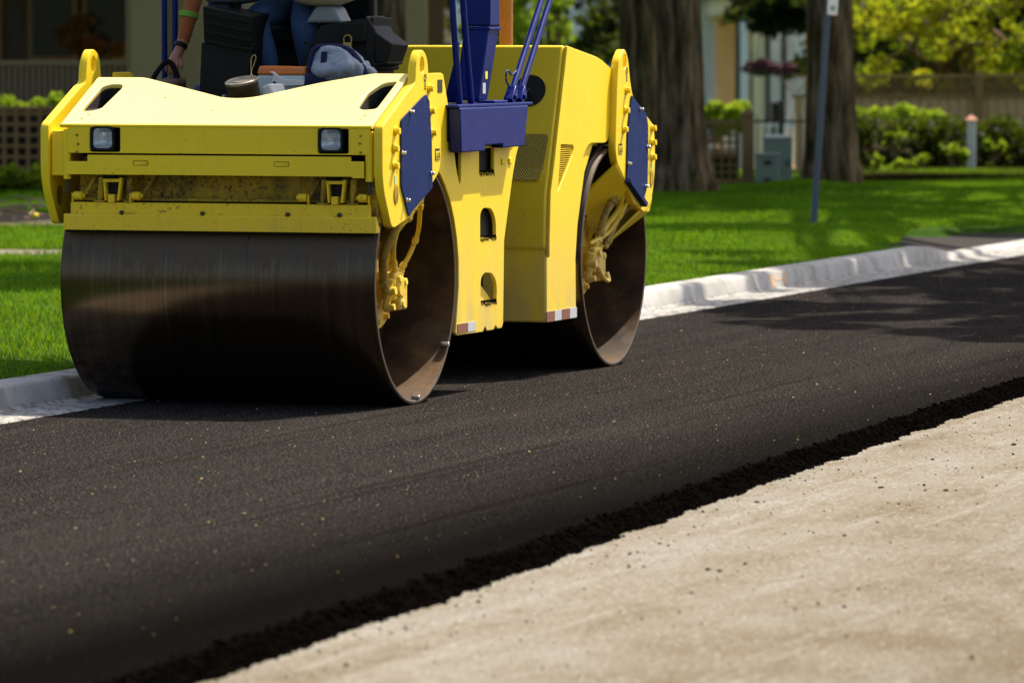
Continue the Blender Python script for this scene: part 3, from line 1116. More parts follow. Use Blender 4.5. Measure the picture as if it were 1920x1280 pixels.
def shrub(name, label, cs, rs, n, mat, size, cat="shrub", group=None, stem=True):
    cs, rs = np.array(cs, float), np.array(rs, float)
    c0 = cs.mean(0)
    base = (c0[0], c0[1], (cs[:, 2] - rs[:, 2]).min())
    root = empty(name, base, 0, label, cat, group)
    v_, f_ = leaf_cloud(cs - np.array(base), rs, n, size, shell=0.35)
    npmesh("foliage", v_, f_, 4, mat, root)
    if stem:
        b = B()
        for c_ in (cs - np.array(base))[:6]:
            b.tube(smoothpath([(c_[0] * .3, c_[1] * .3, -0.1), (c_[0] * .7, c_[1] * .7, c_[2] * .5), tuple(c_)], 3), [0.02] * 7, 6)
        b.build("stem", M['bark'], root)
    return root


def hedge_blobs(x0, x1, y, z0, z1, dep, step):
    cs, rs = [], []
    x = x0
    while x <= x1:
        z = z0
        while z <= z1 - step * 0.3:
            cs.append((x + random.uniform(-.1, .1), y + random.uniform(-dep, dep) * .4, z + random.uniform(0, .1)))
            rs.append((step * 0.75, dep * 0.6, step * 0.6))
            z += step * 0.8
        x += step * 0.8
    return cs, rs


# right: top-right tree with sunlit yellow-green leaves, behind the wooden fence
def low_tree(label, x, y, z0, cs, rs, n, mat, size, th=2.2, r=0.11, group=None, name="garden_tree"):
    root = empty(name, (x, y, z0), 0, label, "tree", group)
    cs = np.array(cs, float) - np.array([x, y, z0])
    rs = np.array(rs, float)
    v_, f_ = leaf_cloud(cs, rs, n, size, shell=0.3)
    npmesh("crown", v_, f_, 4, mat, root)
    trunk_mesh("trunk", [(0, 0, -0.2), (0.05, 0, th * .5), (0, 0, th)], [r, r * .9, r * .7], M['bark'], root, n=16, limbs=limbs_for((0, 0, th), cs, 10, r * .5))
    return root


def rblobs(n, x, y, z, r):
    cs = [(random.uniform(*x), random.uniform(*y), random.uniform(*z)) for _ in range(n)]
    rs = [(lambda q: (q, q, q * .7))(random.uniform(*r)) for _ in range(n)]
    return cs, rs


GT = "garden trees behind the fences"
cs, rs = rblobs(120, (4.6, 8.6), (75.5, 78), (1.05, 2.6), (0.10, 0.28))
low_tree("small garden tree with bright yellow-green leaves above the wooden lattice fence", 6.0, 77.5, -0.8, cs, rs, 7500, M['leaf_yellow'], 0.065, 3.0, 0.13, GT)
cs, rs = rblobs(90, (4.5, 9.4), (80.5, 83.5), (0.3, 3.4), (0.3, 0.6))
low_tree("dark green garden tree behind the yellow-leaved one, near the brown trunk", 5.2, 81, -0.8, cs, rs, 15000, M['leaf_hedge'], 0.12, 3.0, 0.14, GT)
cs, rs = rblobs(26, (6.6, 8.6), (74.8, 76.5), (0.9, 3.6), (0.2, 0.45))
low_tree("orange-tinged young tree at the far right behind the lattice fence", 7.8, 76, -0.8, cs, rs, 2600, M['leaf_yellow'], 0.085, 2.4, 0.08, GT)
# foliage seen between the posts and the siding
cs, rs = rblobs(20, (-1.3, 0.8), (80, 84), (1.2, 4.0), (0.25, 0.5))
low_tree("dark green tree seen behind the blue roll bar posts, in front of white siding", -0.2, 83, -0.8, cs, rs, 2400, M['leaf_maple'], 0.12, 3.0, 0.12, GT)
cs, rs = rblobs(9, (0.1, 1.1), (78, 80), (1.6, 3.0), (0.18, 0.32))
low_tree("lime green sapling between the brown pipe and the slanted blue tubes", 0.5, 79, -0.8, cs, rs, 700, M['leaf_lime'], 0.09, 2.2, 0.05, GT)
# dark spruce boughs hanging in front of the white house
GC = "spruces in front of the white house"


def spruce(label, x, y, boughs, n, size=0.07):
    root = empty("spruce_tree", (x, y, -0.6), 0, label, "tree", GC)
    b = B()
    b.cyl((0, 0, -0.2), (0, 0, 8), 0.16, 0.05, 14)
    cs, rs = [], []
    for (ex, ey, ez, sz, dr) in boughs:
        a = Vector((0, 0, sz + 0.6))
        e_ = Vector((ex - x, ey - y, ez + 0.6))
        p = smoothpath([a, a.lerp(e_, 0.5) + Vector((0, 0, dr)), e_], 6)
        b.tube(p, [0.045 - 0.035 * i / (len(p) - 1) for i in range(len(p))], 6)
        for i, q in enumerate(p[2:]):
            cs.append(tuple(q + Vector((random.uniform(-.1, .1), random.uniform(-.1, .1), -0.06))))
            w_ = 0.16 + 0.16 * (1 - i / len(p))
            rs.append((w_, w_, 0.10))
    b.build("trunk", M['bark'], root)
    v_, f_ = leaf_cloud(np.array(cs), np.array(rs), n, size, aspect=3.5, shell=0.2)
    npmesh("crown", v_, f_, 4, M['leaf_dark'], root)
    return root


bo = [(1.62 - 0.4, 80, 1.42, 2.0, 0.1), (0.95, 80, 1.55, 2.1, 0.1), (1.25, 80.2, 1.62, 2.3, 0.15), (1.55, 79.6, 1.5, 2.2, 0.1), (1.1, 80, 1.95, 2.6, 0.2), (1.5, 80.4, 1.85, 2.8, 0.2), (0.7, 81, 2.1, 3.0, 0.2)]
spruce("dark spruce with drooping boughs in front of the siding, left of the furrowed trunk", 1.95, 82.0, bo, 3000)
bo = []
for i in range(30):
    bx = random.uniform(3.1, 4.75)
    bo.append((bx, random.uniform(82, 84.5), random.uniform(1.82, 2.45) + (0.15 if bx < 3.3 else 0), random.uniform(2.2, 3.4), 0.15))
spruce("dark spruce whose low boughs hang over the porch of the white house", 4.78, 84.5, bo, 7500, 0.08)

# hedges and low planting
cs, rs = hedge_blobs(3.95, 9.5, 67.9, 0.02, 0.72, 0.7, 0.24)
shrub("clipped_hedge", "dark clipped hedge running along behind the white marker post", cs, rs, 26000, M['leaf_hedge'], 0.045, "hedge")
cs, rs = hedge_blobs(3.8, 5.3, 69.2, 0.74, 0.84, 0.3, 0.15)
shrub("low_shrub", "sunlit green shrub top behind the dark hedge, by the brown trunk", cs, rs, 1500, M['leaf_lime'], 0.05)
for (x, y, z, r_, lb) in ((4.55, 66.6, 0.52, 0.09, "small lime green sprig against the dark hedge, upper one by the trunk"),
                          (4.42, 65.8, 0.25, 0.13, "low lime green plant on the lawn at the foot of the hedge, by the trunk"),
                          (4.78, 66.2, 0.24, 0.10, "middle low lime plant at the foot of the dark hedge"),
                          (5.22, 66.4, 0.40, 0.13, "taller lime green plant left of the white marker post"),
                          (5.75, 66.6, 0.42, 0.07, "small lime sprig just right of the white marker post")):
    shrub("lime_plant", lb, [(x + random.uniform(-1.4, 1.4) * r_, y + random.uniform(-.1, .1), z + random.uniform(-.9, .8) * r_) for _ in range(9)], [(r_ * random.uniform(.2, .5),) * 3 for _ in range(9)], 210, M['leaf_lime'], 0.05, "plant", "lime green plants by the hedge")
cs, rs = hedge_blobs(1.95, 2.5, 61.2, 0.18, 0.42, 0.3, 0.2)
shrub("round_shrub", "dark low shrub at the foot of the lattice fence, beside the thick trunk", cs, rs, 1800, M['leaf_hedge'], 0.05)
cs, rs = hedge_blobs(2.35, 3.0, 72.0, 0.56, 0.80, 0.3, 0.18)
shrub("round_shrub", "sunlit lime shrub behind the lattice fence in front of the porch", cs, rs, 1500, M['leaf_lime'], 0.06)
# left planting
cs, rs = hedge_blobs(-6.8, -3.6, 57.2, 0.15, 0.50, 0.5, 0.2)
shrub("leafy_hedge", "leafy green hedge on the left below the lattice, behind the lawn", cs, rs, 7000, M['leaf_mixed'], 0.06, "hedge")
cs, rs = hedge_blobs(-7.2, -3.6, 63.0, 0.93, 1.02, 0.25, 0.16)
shrub("low_shrub", "row of light green shrub tops below the porch railing at the left", cs, rs, 3800, M['leaf_lime'], 0.05)

q = B()
q.prism([(3.6, 62.3), (6.4, 62.6), (6.6, 67.6), (3.6, 67.6)], 'z', 0.0, 0.172)
q.build("hedge_shade_sheet", plain("hedge_shade_dark", (0.012, 0.009, 0.004), 0.95, var=0.5, vs=8, bmp=0.6, spec=0.0), smooth=False, kind='structure')  # dark sheet stands in for the shade in front of the hedge
# garden bed, sticks, dandelions at the left
q = B()
q.prism([(-7, 47.9), (-2.5, 47.9), (-2.5, 51.1), (-7, 51.1)], 'z', 0.0, 0.165)
q.build("garden_bed", plain("brown_mulch", (0.10, 0.065, 0.035), 0.95, var=0.4, vs=20, bmp=0.8), smooth=False, kind='structure')
b = B()
for _ in range(170):
    x, y = random.uniform(-6.0, -2.9), random.uniform(48.2, 50.9)
    a = random.uniform(0, 6.28)
    l_ = random.uniform(0.15, 0.6)
    z = 0.17 + random.uniform(0, 0.12)
    p1 = (x + math.cos(a) * l_, y + math.sin(a) * l_ * .6, z + random.uniform(-0.02, 0.10))
    b.cyl((x, y, z), p1, 0.009, 0.004, 5)
b.build("brush_pile", M['stick'], label="pile of grey twigs and brush in the garden bed at the left edge of the lawn", kind='stuff')
GD = "dandelions at the left edge of the lawn"
for i, (x, y, z, mt, lb, r_) in enumerate(((-3.98, 46.5, 0.30, 'petal_yellow', "orange-yellow dandelion, leftmost flower by the garden bed", 0.028),
                                     (-3.66, 46.6, 0.36, 'petal_white', "white dandelion clock on the taller stalk by the garden bed", 0.024),
                                     (-3.40, 46.5, 0.31, 'petal_white', "wide white dandelion clock nearest the yellow machine", 0.034))):
    r0 = empty("dandelion", (x, y, 0.14), 0, lb, "flower", GD)
    B().tube([(0, 0, 0), (0.01, 0, z - 0.16)], 0.004, 6).build("stem", M['grass'], r0)
    b = B()
    b.ball((0.01, 0, z - 0.14), (r_, r_, r_ * .8), 2)
    b.build("flower_head", M[mt], r0)

# ---------------------------------------------------------------- fences, boxes, posts on the right
# lattice fence with a gate post, iron fence
lf = empty("lattice_fence", (2.25, 60.0, 0.12), 0, "low brown lattice fence with a square post, left of the grey-green utility boxes", "fence")
b = B()
b.box(-0.45, 0.20, -0.02, 0.02, 0.70, 0.745)
b.build("top_rail", M['fence_wood'], lf)
B().box(-0.45, 0.20, -0.02, 0.02, 0.36, 0.40).build("middle_rail", M['fence_wood'], lf)
B().box(-0.45, 0.20, -0.02, 0.02, 0.05, 0.09).build("bottom_rail", M['fence_wood'], lf)
pm = None
for i in range(8):
    x = -0.42 + i * 0.085
    if pm is None:
        pm = B().box(-0.012, 0.012, 0.021, 0.033, 0.06, 0.72).build("slat", M['fence_wood'], lf)
        pm.location.x = x
    else:
        c_ = pm.copy(); C.objects.link(c_); c_.parent = lf; c_.location.x = x
pm = None
for i in range(8):
    z = 0.10 + i * 0.08
    if pm is None:
        pm = B().box(-0.45, 0.20, 0.0335, 0.045, -0.012, 0.012).build("slat", M['fence_wood'], lf)
        pm.location.z = z
    else:
        c_ = pm.copy(); C.objects.link(c_); c_.parent = lf; c_.location.z = z
B().box(0.22, 0.345, -0.06, 0.06, 0.0, 0.80).build("post", M['fence_wood'], lf, bevel=0.006)
B().prism([(0.20, -.08), (0.365, -.08), (0.365, .08), (0.20, .08)], 'z', 0.80, 0.87, [(0.27, -.015), (0.295, -.015), (0.295, .015), (0.27, .015)]).build("post_cap", M['fence_wood'], lf)

ir = empty("iron_fence", (3.4, 62.0, 0.12), 0, "black iron picket fence running behind the utility boxes and the tree", "fence")
B().box(-0.72, 0.36, -0.012, 0.012, 0.68, 0.705).build("top_rail", M['iron'], ir)
B().box(-0.72, 0.36, -0.012, 0.012, 0.12, 0.145).build("bottom_rail", M['iron'], ir)
pk = None
for i in range(11):
    x = -0.68 + i * 0.096
    if pk is None:
        pk = B().cyl((0, 0, 0.0), (0, 0, 0.76), 0.009, 0.006, 6).build("picket", M['iron'], ir)
        pk.location.x = x
    else:
        c_ = pk.copy(); C.objects.link(c_); c_.parent = ir; c_.location.x = x
for x in (-0.42, 0.34):
    B().cyl((x, -0.03, 0), (x, -0.03, 0.86), 0.022, 0.022, 8).ball((x, -0.03, 0.90), 0.035, 1).build("post", M['iron'], ir)

ub = empty("utility_box", (2.86, 59.9, 0.12), 0, "taller grey-green utility box with sloping lid in front of the iron fence", "utility box", "utility boxes on the lawn")
B().box(-0.16, 0.145, -0.12, 0.14, 0.0, 0.53).build("cabinet", M['utility'], ub, bevel=0.01)
B().prism([(-0.15, 0.53), (0.155, 0.53), (0.155, 0.57), (-0.15, 0.57)], 'z', 0.53, 0.58).build("hinge_strip", M['utility'], ub) if False else None
B().hexa([(-0.17, -0.13, 0.531), (0.155, -0.13, 0.531), (0.155, 0.15, 0.531), (-0.17, 0.15, 0.531), (-0.15, -0.10, 0.565), (0.135, -0.10, 0.565), (0.135, 0.13, 0.585), (-0.15, 0.13, 0.585)]).build("lid", M['utility'], ub, bevel=0.006)
B().box(0.08, 0.10, -0.128, -0.121, 0.25, 0.32).build("latch", M['iron'], ub)
ub = empty("utility_box", (2.72, 59.35, 0.12), 0, "shorter grey-green utility box with two dark vents, front left of the taller one", "utility box", "utility boxes on the lawn")
B().box(-0.13, 0.115, -0.12, 0.13, 0.0, 0.37).build("cabinet", M['utility'], ub, bevel=0.01)
B().box(-0.14, 0.125, -0.13, 0.14, 0.371, 0.40).build("lid", M['utility'], ub, bevel=0.006)
for z in (0.28, 0.09):
    B().box(-0.05, 0.03, -0.127, -0.121, z, z + 0.05).build("vent", M['iron'], ub)

# leaning sign pole with parking sign
sp = empty("sign_pole", (2.64, 49.0, 0.10), 0, "leaning grey steel sign pole with a white parking sign at its top", "sign pole")
lean = Vector((0.125, 0.0, 2.0))
b = B()
b.prism([(-0.03, -0.012), (-0.018, -0.02), (0.018, -0.02), (0.03, -0.012), (0.03, 0.012), (0.012, 0.004), (-0.012, 0.004), (-0.03, 0.012)], 'z', -0.1, 2.75,
        [(a + lean.x * 1.425, b_) for a, b_ in [(-0.03, -0.012), (-0.018, -0.02), (0.018, -0.02), (0.03, -0.012), (0.03, 0.012), (0.012, 0.004), (-0.012, 0.004), (-0.03, 0.012)]])
b.build("pole", M['galv'], sp)
ang = R(66)
fr = Matrix.Translation((0.165, -0.035, 2.05)) @ Matrix.Rotation(R(3.5), 4, 'Y') @ Matrix.Rotation(ang, 4, 'Z') @ Matrix.Rotation(R(90), 4, 'X')
shp = rrect(-0.10, 0.15, -0.18, 0.42, 0.03)
sg = sheet("sign_panel", shp, [], 0.004, M['sign_white'], fr, sp, edge=0.0008)
off = fr @ Matrix.Translation((0.025, 0.08, 0.0035))
sheet("prohibition_ring", circ(0, 0, 0.095, 28), [circ(0, 0, 0.072, 28)], 0.002, M['sign_red'], off, sg, edge=0.0004)
sheet("prohibition_bar", [(-0.06, 0.045), (-0.045, 0.06), (0.06, -0.045), (0.045, -0.06)], [], 0.002, M['sign_red'], off @ Matrix.Translation((0, 0, 0.0025)), sg, edge=0.0004)
sheet("letter_p", [(-0.03, -0.055), (-0.01, -0.055), (-0.01, -0.015), (0.02, -0.01), (0.032, 0.02), (0.02, 0.05), (-0.03, 0.055)], [[(-0.01, 0.005), (0.012, 0.008), (0.012, 0.032), (-0.01, 0.035)]], 0.002, M['decal_black'], off @ Matrix.Translation((0, 0, -0.0002)), sg, edge=0.0004)
sheet("arrow", [(-0.07, -0.20), (-0.03, -0.235), (-0.03, -0.212), (0.03, -0.212), (0.03, -0.235), (0.07, -0.20), (0.03, -0.165), (0.03, -0.188), (-0.03, -0.188), (-0.03, -0.165)], [], 0.002, M['sign_green'], off, sg, edge=0.0004)

# white marker post
mp_ = empty("marker_post", (5.51, 67.0, 0.10), 0, "white square post with a terracotta pyramid cap standing in front of the dark hedge", "post")
B().prism(rrect(-0.05, 0.05, -0.05, 0.05, 0.01), 'z', 0.0, 0.64).build("shaft", M['white_paint'], mp_, bevel=0.003)
B().box(-0.066, 0.066, -0.066, 0.066, 0.0, 0.05).build("foot", M['white_paint'], mp_, bevel=0.005)
B().prism([(-.075, -.075), (.075, -.075), (.075, .075), (-.075, .075)], 'z', 0.641, 0.70, [(-.012, -.012), (.012, -.012), (.012, .012), (-.012, .012)]).build("cap", M['copper_cap'], mp_)

# wooden fence with lattice top
wf = empty("wooden_fence", (6.4, 74.0, -0.75), 0, "reddish wooden board fence with a lattice top behind the dark hedge", "fence")
pk = None
for i in range(44):
    x = -2.6 + i * 0.128
    if pk is None:
        pk = B().box(-0.058, 0.058, -0.012, 0.012, 0.0, 1.66).build("board", M['fence_red'], wf, bevel=0.003)
        pk.location.x = x
    else:
        c_ = pk.copy(); C.objects.link(c_); c_.parent = wf; c_.location.x = x
        c_.location.z = random.uniform(-0.012, 0.0)
for z0, z1, nm in ((1.662, 1.70, "lower_rail"), (1.93, 1.97, "top_rail")):
    B().box(-2.7, 3.1, -0.03, 0.03, z0, z1).build(nm, M['fence_wood'], wf)
for sgn in (1, -1):
    pk = None
    for i in range(60):
        x = -2.65 + i * 0.095
        if pk is None:
            pk = B().bar((0, 0.009 * sgn, 1.70), (0.23 * sgn, 0.009 * sgn, 1.93), 0.014, 0.03, (0, 1, 0)).build("lattice_slat", M['fence_wood'], wf, smooth=False)
            pk.location.x = x
        else:
            c_ = pk.copy(); C.objects.link(c_); c_.parent = wf; c_.location.x = x
for x in (-2.3, -0.22, 1.9):
    B().box(x - 0.05, x + 0.05, -0.085, -0.031, 0.0, 2.0).build("post", M['fence_wood'], wf, bevel=0.004)

# ---------------------------------------------------------------- white house on the right
wh = empty("white_house", (2.0, 95.0, -1.0), 0, "white clapboard house with a cream porch behind the trees", "house")
B().box(-3.0, 1.35, 0.03, 0.25, 0, 6.5).build("wall", M['siding'], wh)
B().box(1.35, 3.3, 0.9, 1.1, 0, 6.5).build("porch_wall", M['tan_wall'], wh)
B().box(1.25, 3.4, -3.6, 0.9, 0.3, 0.52).build("porch_floor", M['rail_paint'], wh)
B().box(1.25, 3.4, -3.0, 0.9, 3.02, 3.3).build("porch_ceiling", M['cream_paint'], wh)
B().prism([(-3.1, 3.31), (1.1, 4.4), (1.1, 3.31)], 'x', 1.0, 3.6).build("porch_roof", M['roof'], wh)
bd = None
for i in range(56):
    z = 0.1 + i * 0.112
    if bd is None:
        bd = B().hexa([(-3.0, -0.022, 0), (1.33, -0.022, 0), (1.33, 0.028, 0), (-3.0, 0.028, 0), (-3.0, 0.008, 0.116), (1.33, 0.008, 0.116), (1.33, 0.028, 0.116), (-3.0, 0.028, 0.116)]).build("siding_board", M['siding'], wh, smooth=False)
        bd.location.z = z
    else:
        c_ = bd.copy(); C.objects.link(c_); c_.parent = wh; c_.location.z = z
B().box(1.335, 1.46, -0.06, 0.06, 0, 6.5).build("corner_board", M['white_paint'], wh)
B().box(1.66, 1.74, -3.48, -3.40, 0.52, 3.02).build("post", M['shutter'], wh)
for x, w_, mt in ((1.80, 0.13, 'white_paint'), (2.02, 0.15, 'cream_paint'), (2.72, 0.13, 'white_paint')):
    B().box(x - w_ / 2, x + w_ / 2, -3.5, -3.34, 0.52, 3.02).build("column", M[mt], wh, bevel=0.01)
B().box(3.02, 3.14, -3.5, -3.36, 0.52, 3.02).build("column", M['white_paint'], wh, bevel=0.01)
wd = B().box(2.35, 2.68, 0.82, 0.89, 1.0, 2.6).build("window", M['white_paint'], wh)
B().box(2.39, 2.64, 0.80, 0.815, 1.05, 2.55).build("pane", M['pane'], wd)
dd = B().box(1.98, 2.30, -1.0, -0.94, 0.53, 2.6).build("door", M['cream_paint'], wh)
B().box(2.02, 2.14, -1.02, -1.005, 1.3, 2.4).build("pane", M['pane'], dd)
# bay with shutters and a window
B().box(2.20, 2.55, -3.1, -0.93, 0.525, 3.01).build("bay_wall", M['cream_paint'], wh)
for x in (2.20, 2.46):
    B().box(x - 0.03, x + 0.035, -3.16, -3.105, 1.25, 2.7).build("shutter", M['shutter'], wh)
wd = B().box(2.245, 2.42, -3.15, -3.104, 0.75, 2.85).build("window", M['white_paint'], wh)
B().box(2.265, 2.40, -3.165, -3.151, 0.80, 1.6).build("pane", M['pane'], wd)
bd = None
for i in range(24):
    z = 0.62 + i * 0.10
    if bd is None:
        bd = B().hexa([(2.50, -3.26, 0), (2.69, -3.26, 0), (2.69, -3.2, 0), (2.50, -3.2, 0), (2.50, -3.205, 0.085), (2.69, -3.205, 0.085), (2.69, -3.2, 0.085), (2.50, -3.2, 0.085)]).build("bay_board", M['white_paint'], wh, smooth=False)
        bd.location.z = z
    else:
        c_ = bd.copy(); C.objects.link(c_); c_.parent = wh; c_.location.z = z
pk = None
for i in range(15):
    x = 1.5 + i * 0.12
    if pk is None:
        pk = B().box(-0.018, 0.018, -3.45, -3.41, 0.53, 1.2).build("baluster", M['white_paint'], wh, smooth=False)
        pk.location.x = x
    else:
        c_ = pk.copy(); C.objects.link(c_); c_.parent = wh; c_.location.x = x
B().box(1.45, 3.3, -3.47, -3.39, 1.205, 1.26).build("handrail", M['white_paint'], wh)

for (x, z, lb, r_) in ((3.92, 1.27, "hanging basket of dark purple flowers on the porch, the left one", 0.19), (4.36, 1.22, "hanging basket of reddish flowers on the porch, the right one", 0.19)):
    hb = empty("hanging_basket", (x, 88.0, z - 0.15), 0, lb, "flower basket", "hanging baskets on the porch")
    B().lathe([(0.01, -0.06), (0.10, -0.05), (0.14, 0.06), (0.12, 0.06)], n=16).build("pot", M['shutter'], hb)
    b = B()
    for k in range(3):
        a = k * 2.1
        b.tube([(0.13 * math.cos(a), 0.13 * math.sin(a), 0.06), (0, 0, 0.75)], 0.004, 5)
    b.build("wire", M['iron'], hb)
    v_, f_ = leaf_cloud(np.array([(0, 0, 0.12), (-0.12, 0, 0.08), (0.12, 0, 0.09)]), np.array([(r_, r_, .1)] * 3), 500, 0.05)
    npmesh("blossoms", v_, f_, 4, M['petal_purple'], hb)

# ---------------------------------------------------------------- porch house on the left
lh = empty("porch_house", (-5.5, 72.0, 0.1), 0, "house with a deep shaded porch, beige column and railing at the left", "house")
B().box(-3.5, 4.6, 2.6, 2.8, 0, 5.6).build("wall", M['brown_wall'], lh)
B().box(-3.5, 1.05, -0.1, 2.59, 0.0, 0.62).build("porch_base", M['brown_wall'], lh)
B().box(-3.7, 1.3, -0.4, 2.59, 2.9, 3.1).build("porch_ceiling", M['brown_wall'], lh)
B().prism([(-0.6, 3.11), (2.58, 4.6), (2.58, 3.11)], 'x', -3.8, 1.4).build("porch_roof", M['roof'], lh)
B().box(0.58, 1.00, -0.22, 0.18, 0.0, 2.9).build("column", M['left_trim'], lh, bevel=0.012)
B().box(0.55, 0.575, -0.25, -0.05, 0.0, 2.9).build("column_edge", M['left_trim'], lh)
B().box(1.02, 4.4, 0.3, 0.45, 0.0, 4.4).build("side_wall", M['left_trim'], lh)
B().box(-3.5, 0.54, -0.14, -0.06, 1.26, 1.32).build("top_rail", M['rail_paint'], lh, bevel=0.004)
B().box(-3.5, 0.54, -0.14, -0.06, 0.68, 0.72).build("bottom_rail", M['rail_paint'], lh, bevel=0.004)
pk = None
for i in range(52):
    x = -3.40 + i * 0.076
    if pk is None:
        pk = B().box(-0.017, 0.017, -0.12, -0.085, 0.722, 1.258).build("baluster", M['rail_paint'], lh, smooth=False)
        pk.location.x = x
    else:
        c_ = pk.copy(); C.objects.link(c_); c_.parent = lh; c_.location.x = x
for x0, x1 in ((-2.6, -1.3), (-0.95, -0.30), (-0.22, 0.45)):
    wd = B().box(x0, x1, 2.52, 2.595, 1.3, 2.6).build("window", M['fence_wood'], lh)
    B().box(x0 + 0.06, x1 - 0.06, 2.50, 2.515, 1.36, 2.54).build("pane", M['pane'], wd)
# lattice screen below the porch
lt = empty("lattice_screen", (-5.4, 62.0, 0.1), 0, "weathered lattice screen under the shrubs at the left, below the porch", "lattice")
B().box(-2.0, 2.2, -0.02, 0.02, 0.84, 0.88).build("top_rail", M['fence_wood'], lt)
B().box(-2.0, 2.2, 0.06, 0.08, 0.0, 0.84).build("backing", plain("grey_screen_board", (0.018, 0.015, 0.010), 0.9), lt)
pk = None
for i in range(32):
    if pk is None:
        pk = B().box(-0.02, 0.02, -0.018, -0.004, 0.02, 0.84).build("slat", M['fence_wood'], lt, smooth=False)
        pk.location.x = -1.95
    else:
        c_ = pk.copy(); C.objects.link(c_); c_.parent = lt; c_.location.x = -1.95 + i * 0.132
pk = None
for i in range(7):
    if pk is None:
        pk = B().box(-2.0, 2.2, 0.001, 0.015, -0.02, 0.02).build("slat", M['fence_wood'], lt, smooth=False)
        pk.location.z = 0.08
    else:
        c_ = pk.copy(); C.objects.link(c_); c_.parent = lt; c_.location.z = 0.08 + i * 0.12
cs, rs = rblobs(7, (-5.9, -5.1), (73.2, 74), (1.4, 2.0), (0.12, 0.25))
shrub("potted_bush", "russet leafed bush in the shade of the left porch", cs, rs, 500, M['leaf_red'], 0.07, "bush")
# far wood closing the view
cs, rs = rblobs(170, (-26, 26), (106, 116), (-0.5, 9), (0.9, 1.8))
v_, f_ = leaf_cloud(np.array(cs), np.array(rs), 42000, 0.22, shell=0.3)
npmesh("distant_woods", v_, f_, 4, M['leaf_hedge'], label="dark distant mass of trees behind the houses", kind='stuff')

# ================================================================= ROAD ROLLER
# machine frame: u = 0 at the outer end of the drums (camera side), v back along the machine, z up
RR = empty("road_roller", base_loc, roadrot, "big yellow tandem road roller with two steel drums and blue side panels", "road roller")
DW = 1.663


def par(name, b, mat, parent=RR, bevel=0.004, **kw):
    return b.build(name, M[mat] if isinstance(mat, str) else mat, parent, bevel=bevel, **kw)


def bolt(parent, p, ax=(1, 0, 0), r=0.017, h=0.026, mat='yellow', name="bolt"):
    p = Vector(p)
    a = Vector(ax).normalized()
    b = B()
    b.cyl(p, p + a * 0.006, r * 1.35, r * 1.35, 14)
    b.cyl(p + a * 0.006, p + a * h, r, r * 0.96, 6)
    return b.build(name, M[mat], parent, bevel=0.0015, seg=1)


# ---- drums
def drum(vc):
    b = B()
    b.lathe([(0.590, -DW + 0.02), (0.606, -DW), (0.610, -DW + 0.004), (0.610, -0.004), (0.608, 0.0)], (0, vc, 0.61), 'x', 160)
    d = par("drum", b, M['drum'], bevel=0)
    b = B()
    b.lathe([(0.609, 0.0005), (0.604, 0.003), (0.592, 0.003), (0.588, 0.0)], (0, vc, 0.61), 'x', 128)
    par("rim", b, M['drum_rim'], d, bevel=0)
    b = B()
    b.lathe([(0.587, 0.0), (0.586, -0.36), (0.05, -0.36)], (0, vc, 0.61), 'x', 128)
    par("drum_inside", b, M['drum_in'], d, bevel=0)
    b = B()
    b.lathe([(0.590, -DW + 0.02), (0.588, -DW + 0.36), (0.05, -DW + 0.36)], (0, vc, 0.61), 'x', 96)
    par("drum_inside", b, M['drum_in'], d, bevel=0)
    # hub carrier on both sides
    for s, u0 in ((1, -0.20), (-1, -DW + 0.20)):
        b = B()
        b.lathe([(0.0, 0.0), (0.235, 0.0), (0.245, -0.012 * s), (0.245, -0.05 * s), (0.12, -0.06 * s), (0.12, -0.17 * s)], (u0, vc, 0.61), 'x', 48)
        h = par("hub_plate", b, 'yellow_worn', bevel=0.003)
        for k in range(10):
            a = k * 0.6283 + 0.2
            if s == 1:
                bolt(h, (u0, vc + 0.205 * math.cos(a), 0.61 + 0.205 * math.sin(a)), (s, 0, 0), 0.014, 0.022, 'yellow_worn')
    return d


d1 = drum(0.0)
d2 = drum(3.3)
# small studs on the front drum's rim
for a in (-1.53, -0.62):
    b = B()
    r_ = 0.578
    y_, z_ = r_ * math.cos(a), 0.61 + r_ * math.sin(a)
    b.cyl((-0.03, y_, z_), (0.012, y_, z_), 0.012, 0.012, 10)
    par("rim_stud", b, 'chrome', d1, bevel=0.002)


def motor(vc, s=1):
    """hydraulic motor block with fittings, sitting at the hub"""
    b = B()
    b.box(-0.19, -0.085, vc - 0.075, vc + 0.055, 0.52, 0.66)
    b.box(-0.16, -0.075, vc - 0.02, vc + 0.09, 0.47, 0.60)
    b.cyl((-0.20, vc, 0.585), (-0.07, vc, 0.585), 0.062, 0.055, 20)
    m_ = par("drive_motor", b, 'yellow_worn', bevel=0.010)
    for (a, z, r_) in ((-0.10, 0.60, 0.030), (-0.02, 0.655, 0.026), (0.06, 0.64, 0.026), (0.03, 0.53, 0.03), (-0.12, 0.52, 0.024)):
        b = B()
        b.cyl((-0.12, vc + a, z - 0.035), (-0.10, vc + a, z + 0.03), r_ * 0.85, r_ * 0.85, 6)
        b.ball((-0.11, vc + a, z - 0.035), r_ * 1.02, 2)
        b.cyl((-0.115, vc + a - 0.01, z - 0.035), (-0.065, vc + a - 0.01, z - 0.03), r_ * 0.7, r_ * 0.7, 12)
        par("hose_fitting", b, 'yellow_worn', m_, bevel=0.002)
    return m_


motor(0.0)
motor(3.3)


def hose(name, pts, r, mat='yellow_worn', clamps=()):
    p = smoothpath(pts, 8)
    b = B()
    b.tube(p, r, 12)
    for t in clamps:
        i = int(t * (len(p) - 2))
        d = (p[i + 1] - p[i]).normalized()
        b.cyl(p[i] - d * 0.014, p[i] + d * 0.014, r * 1.45, r * 1.45, 6)
    return par(name, b, mat, bevel=0)


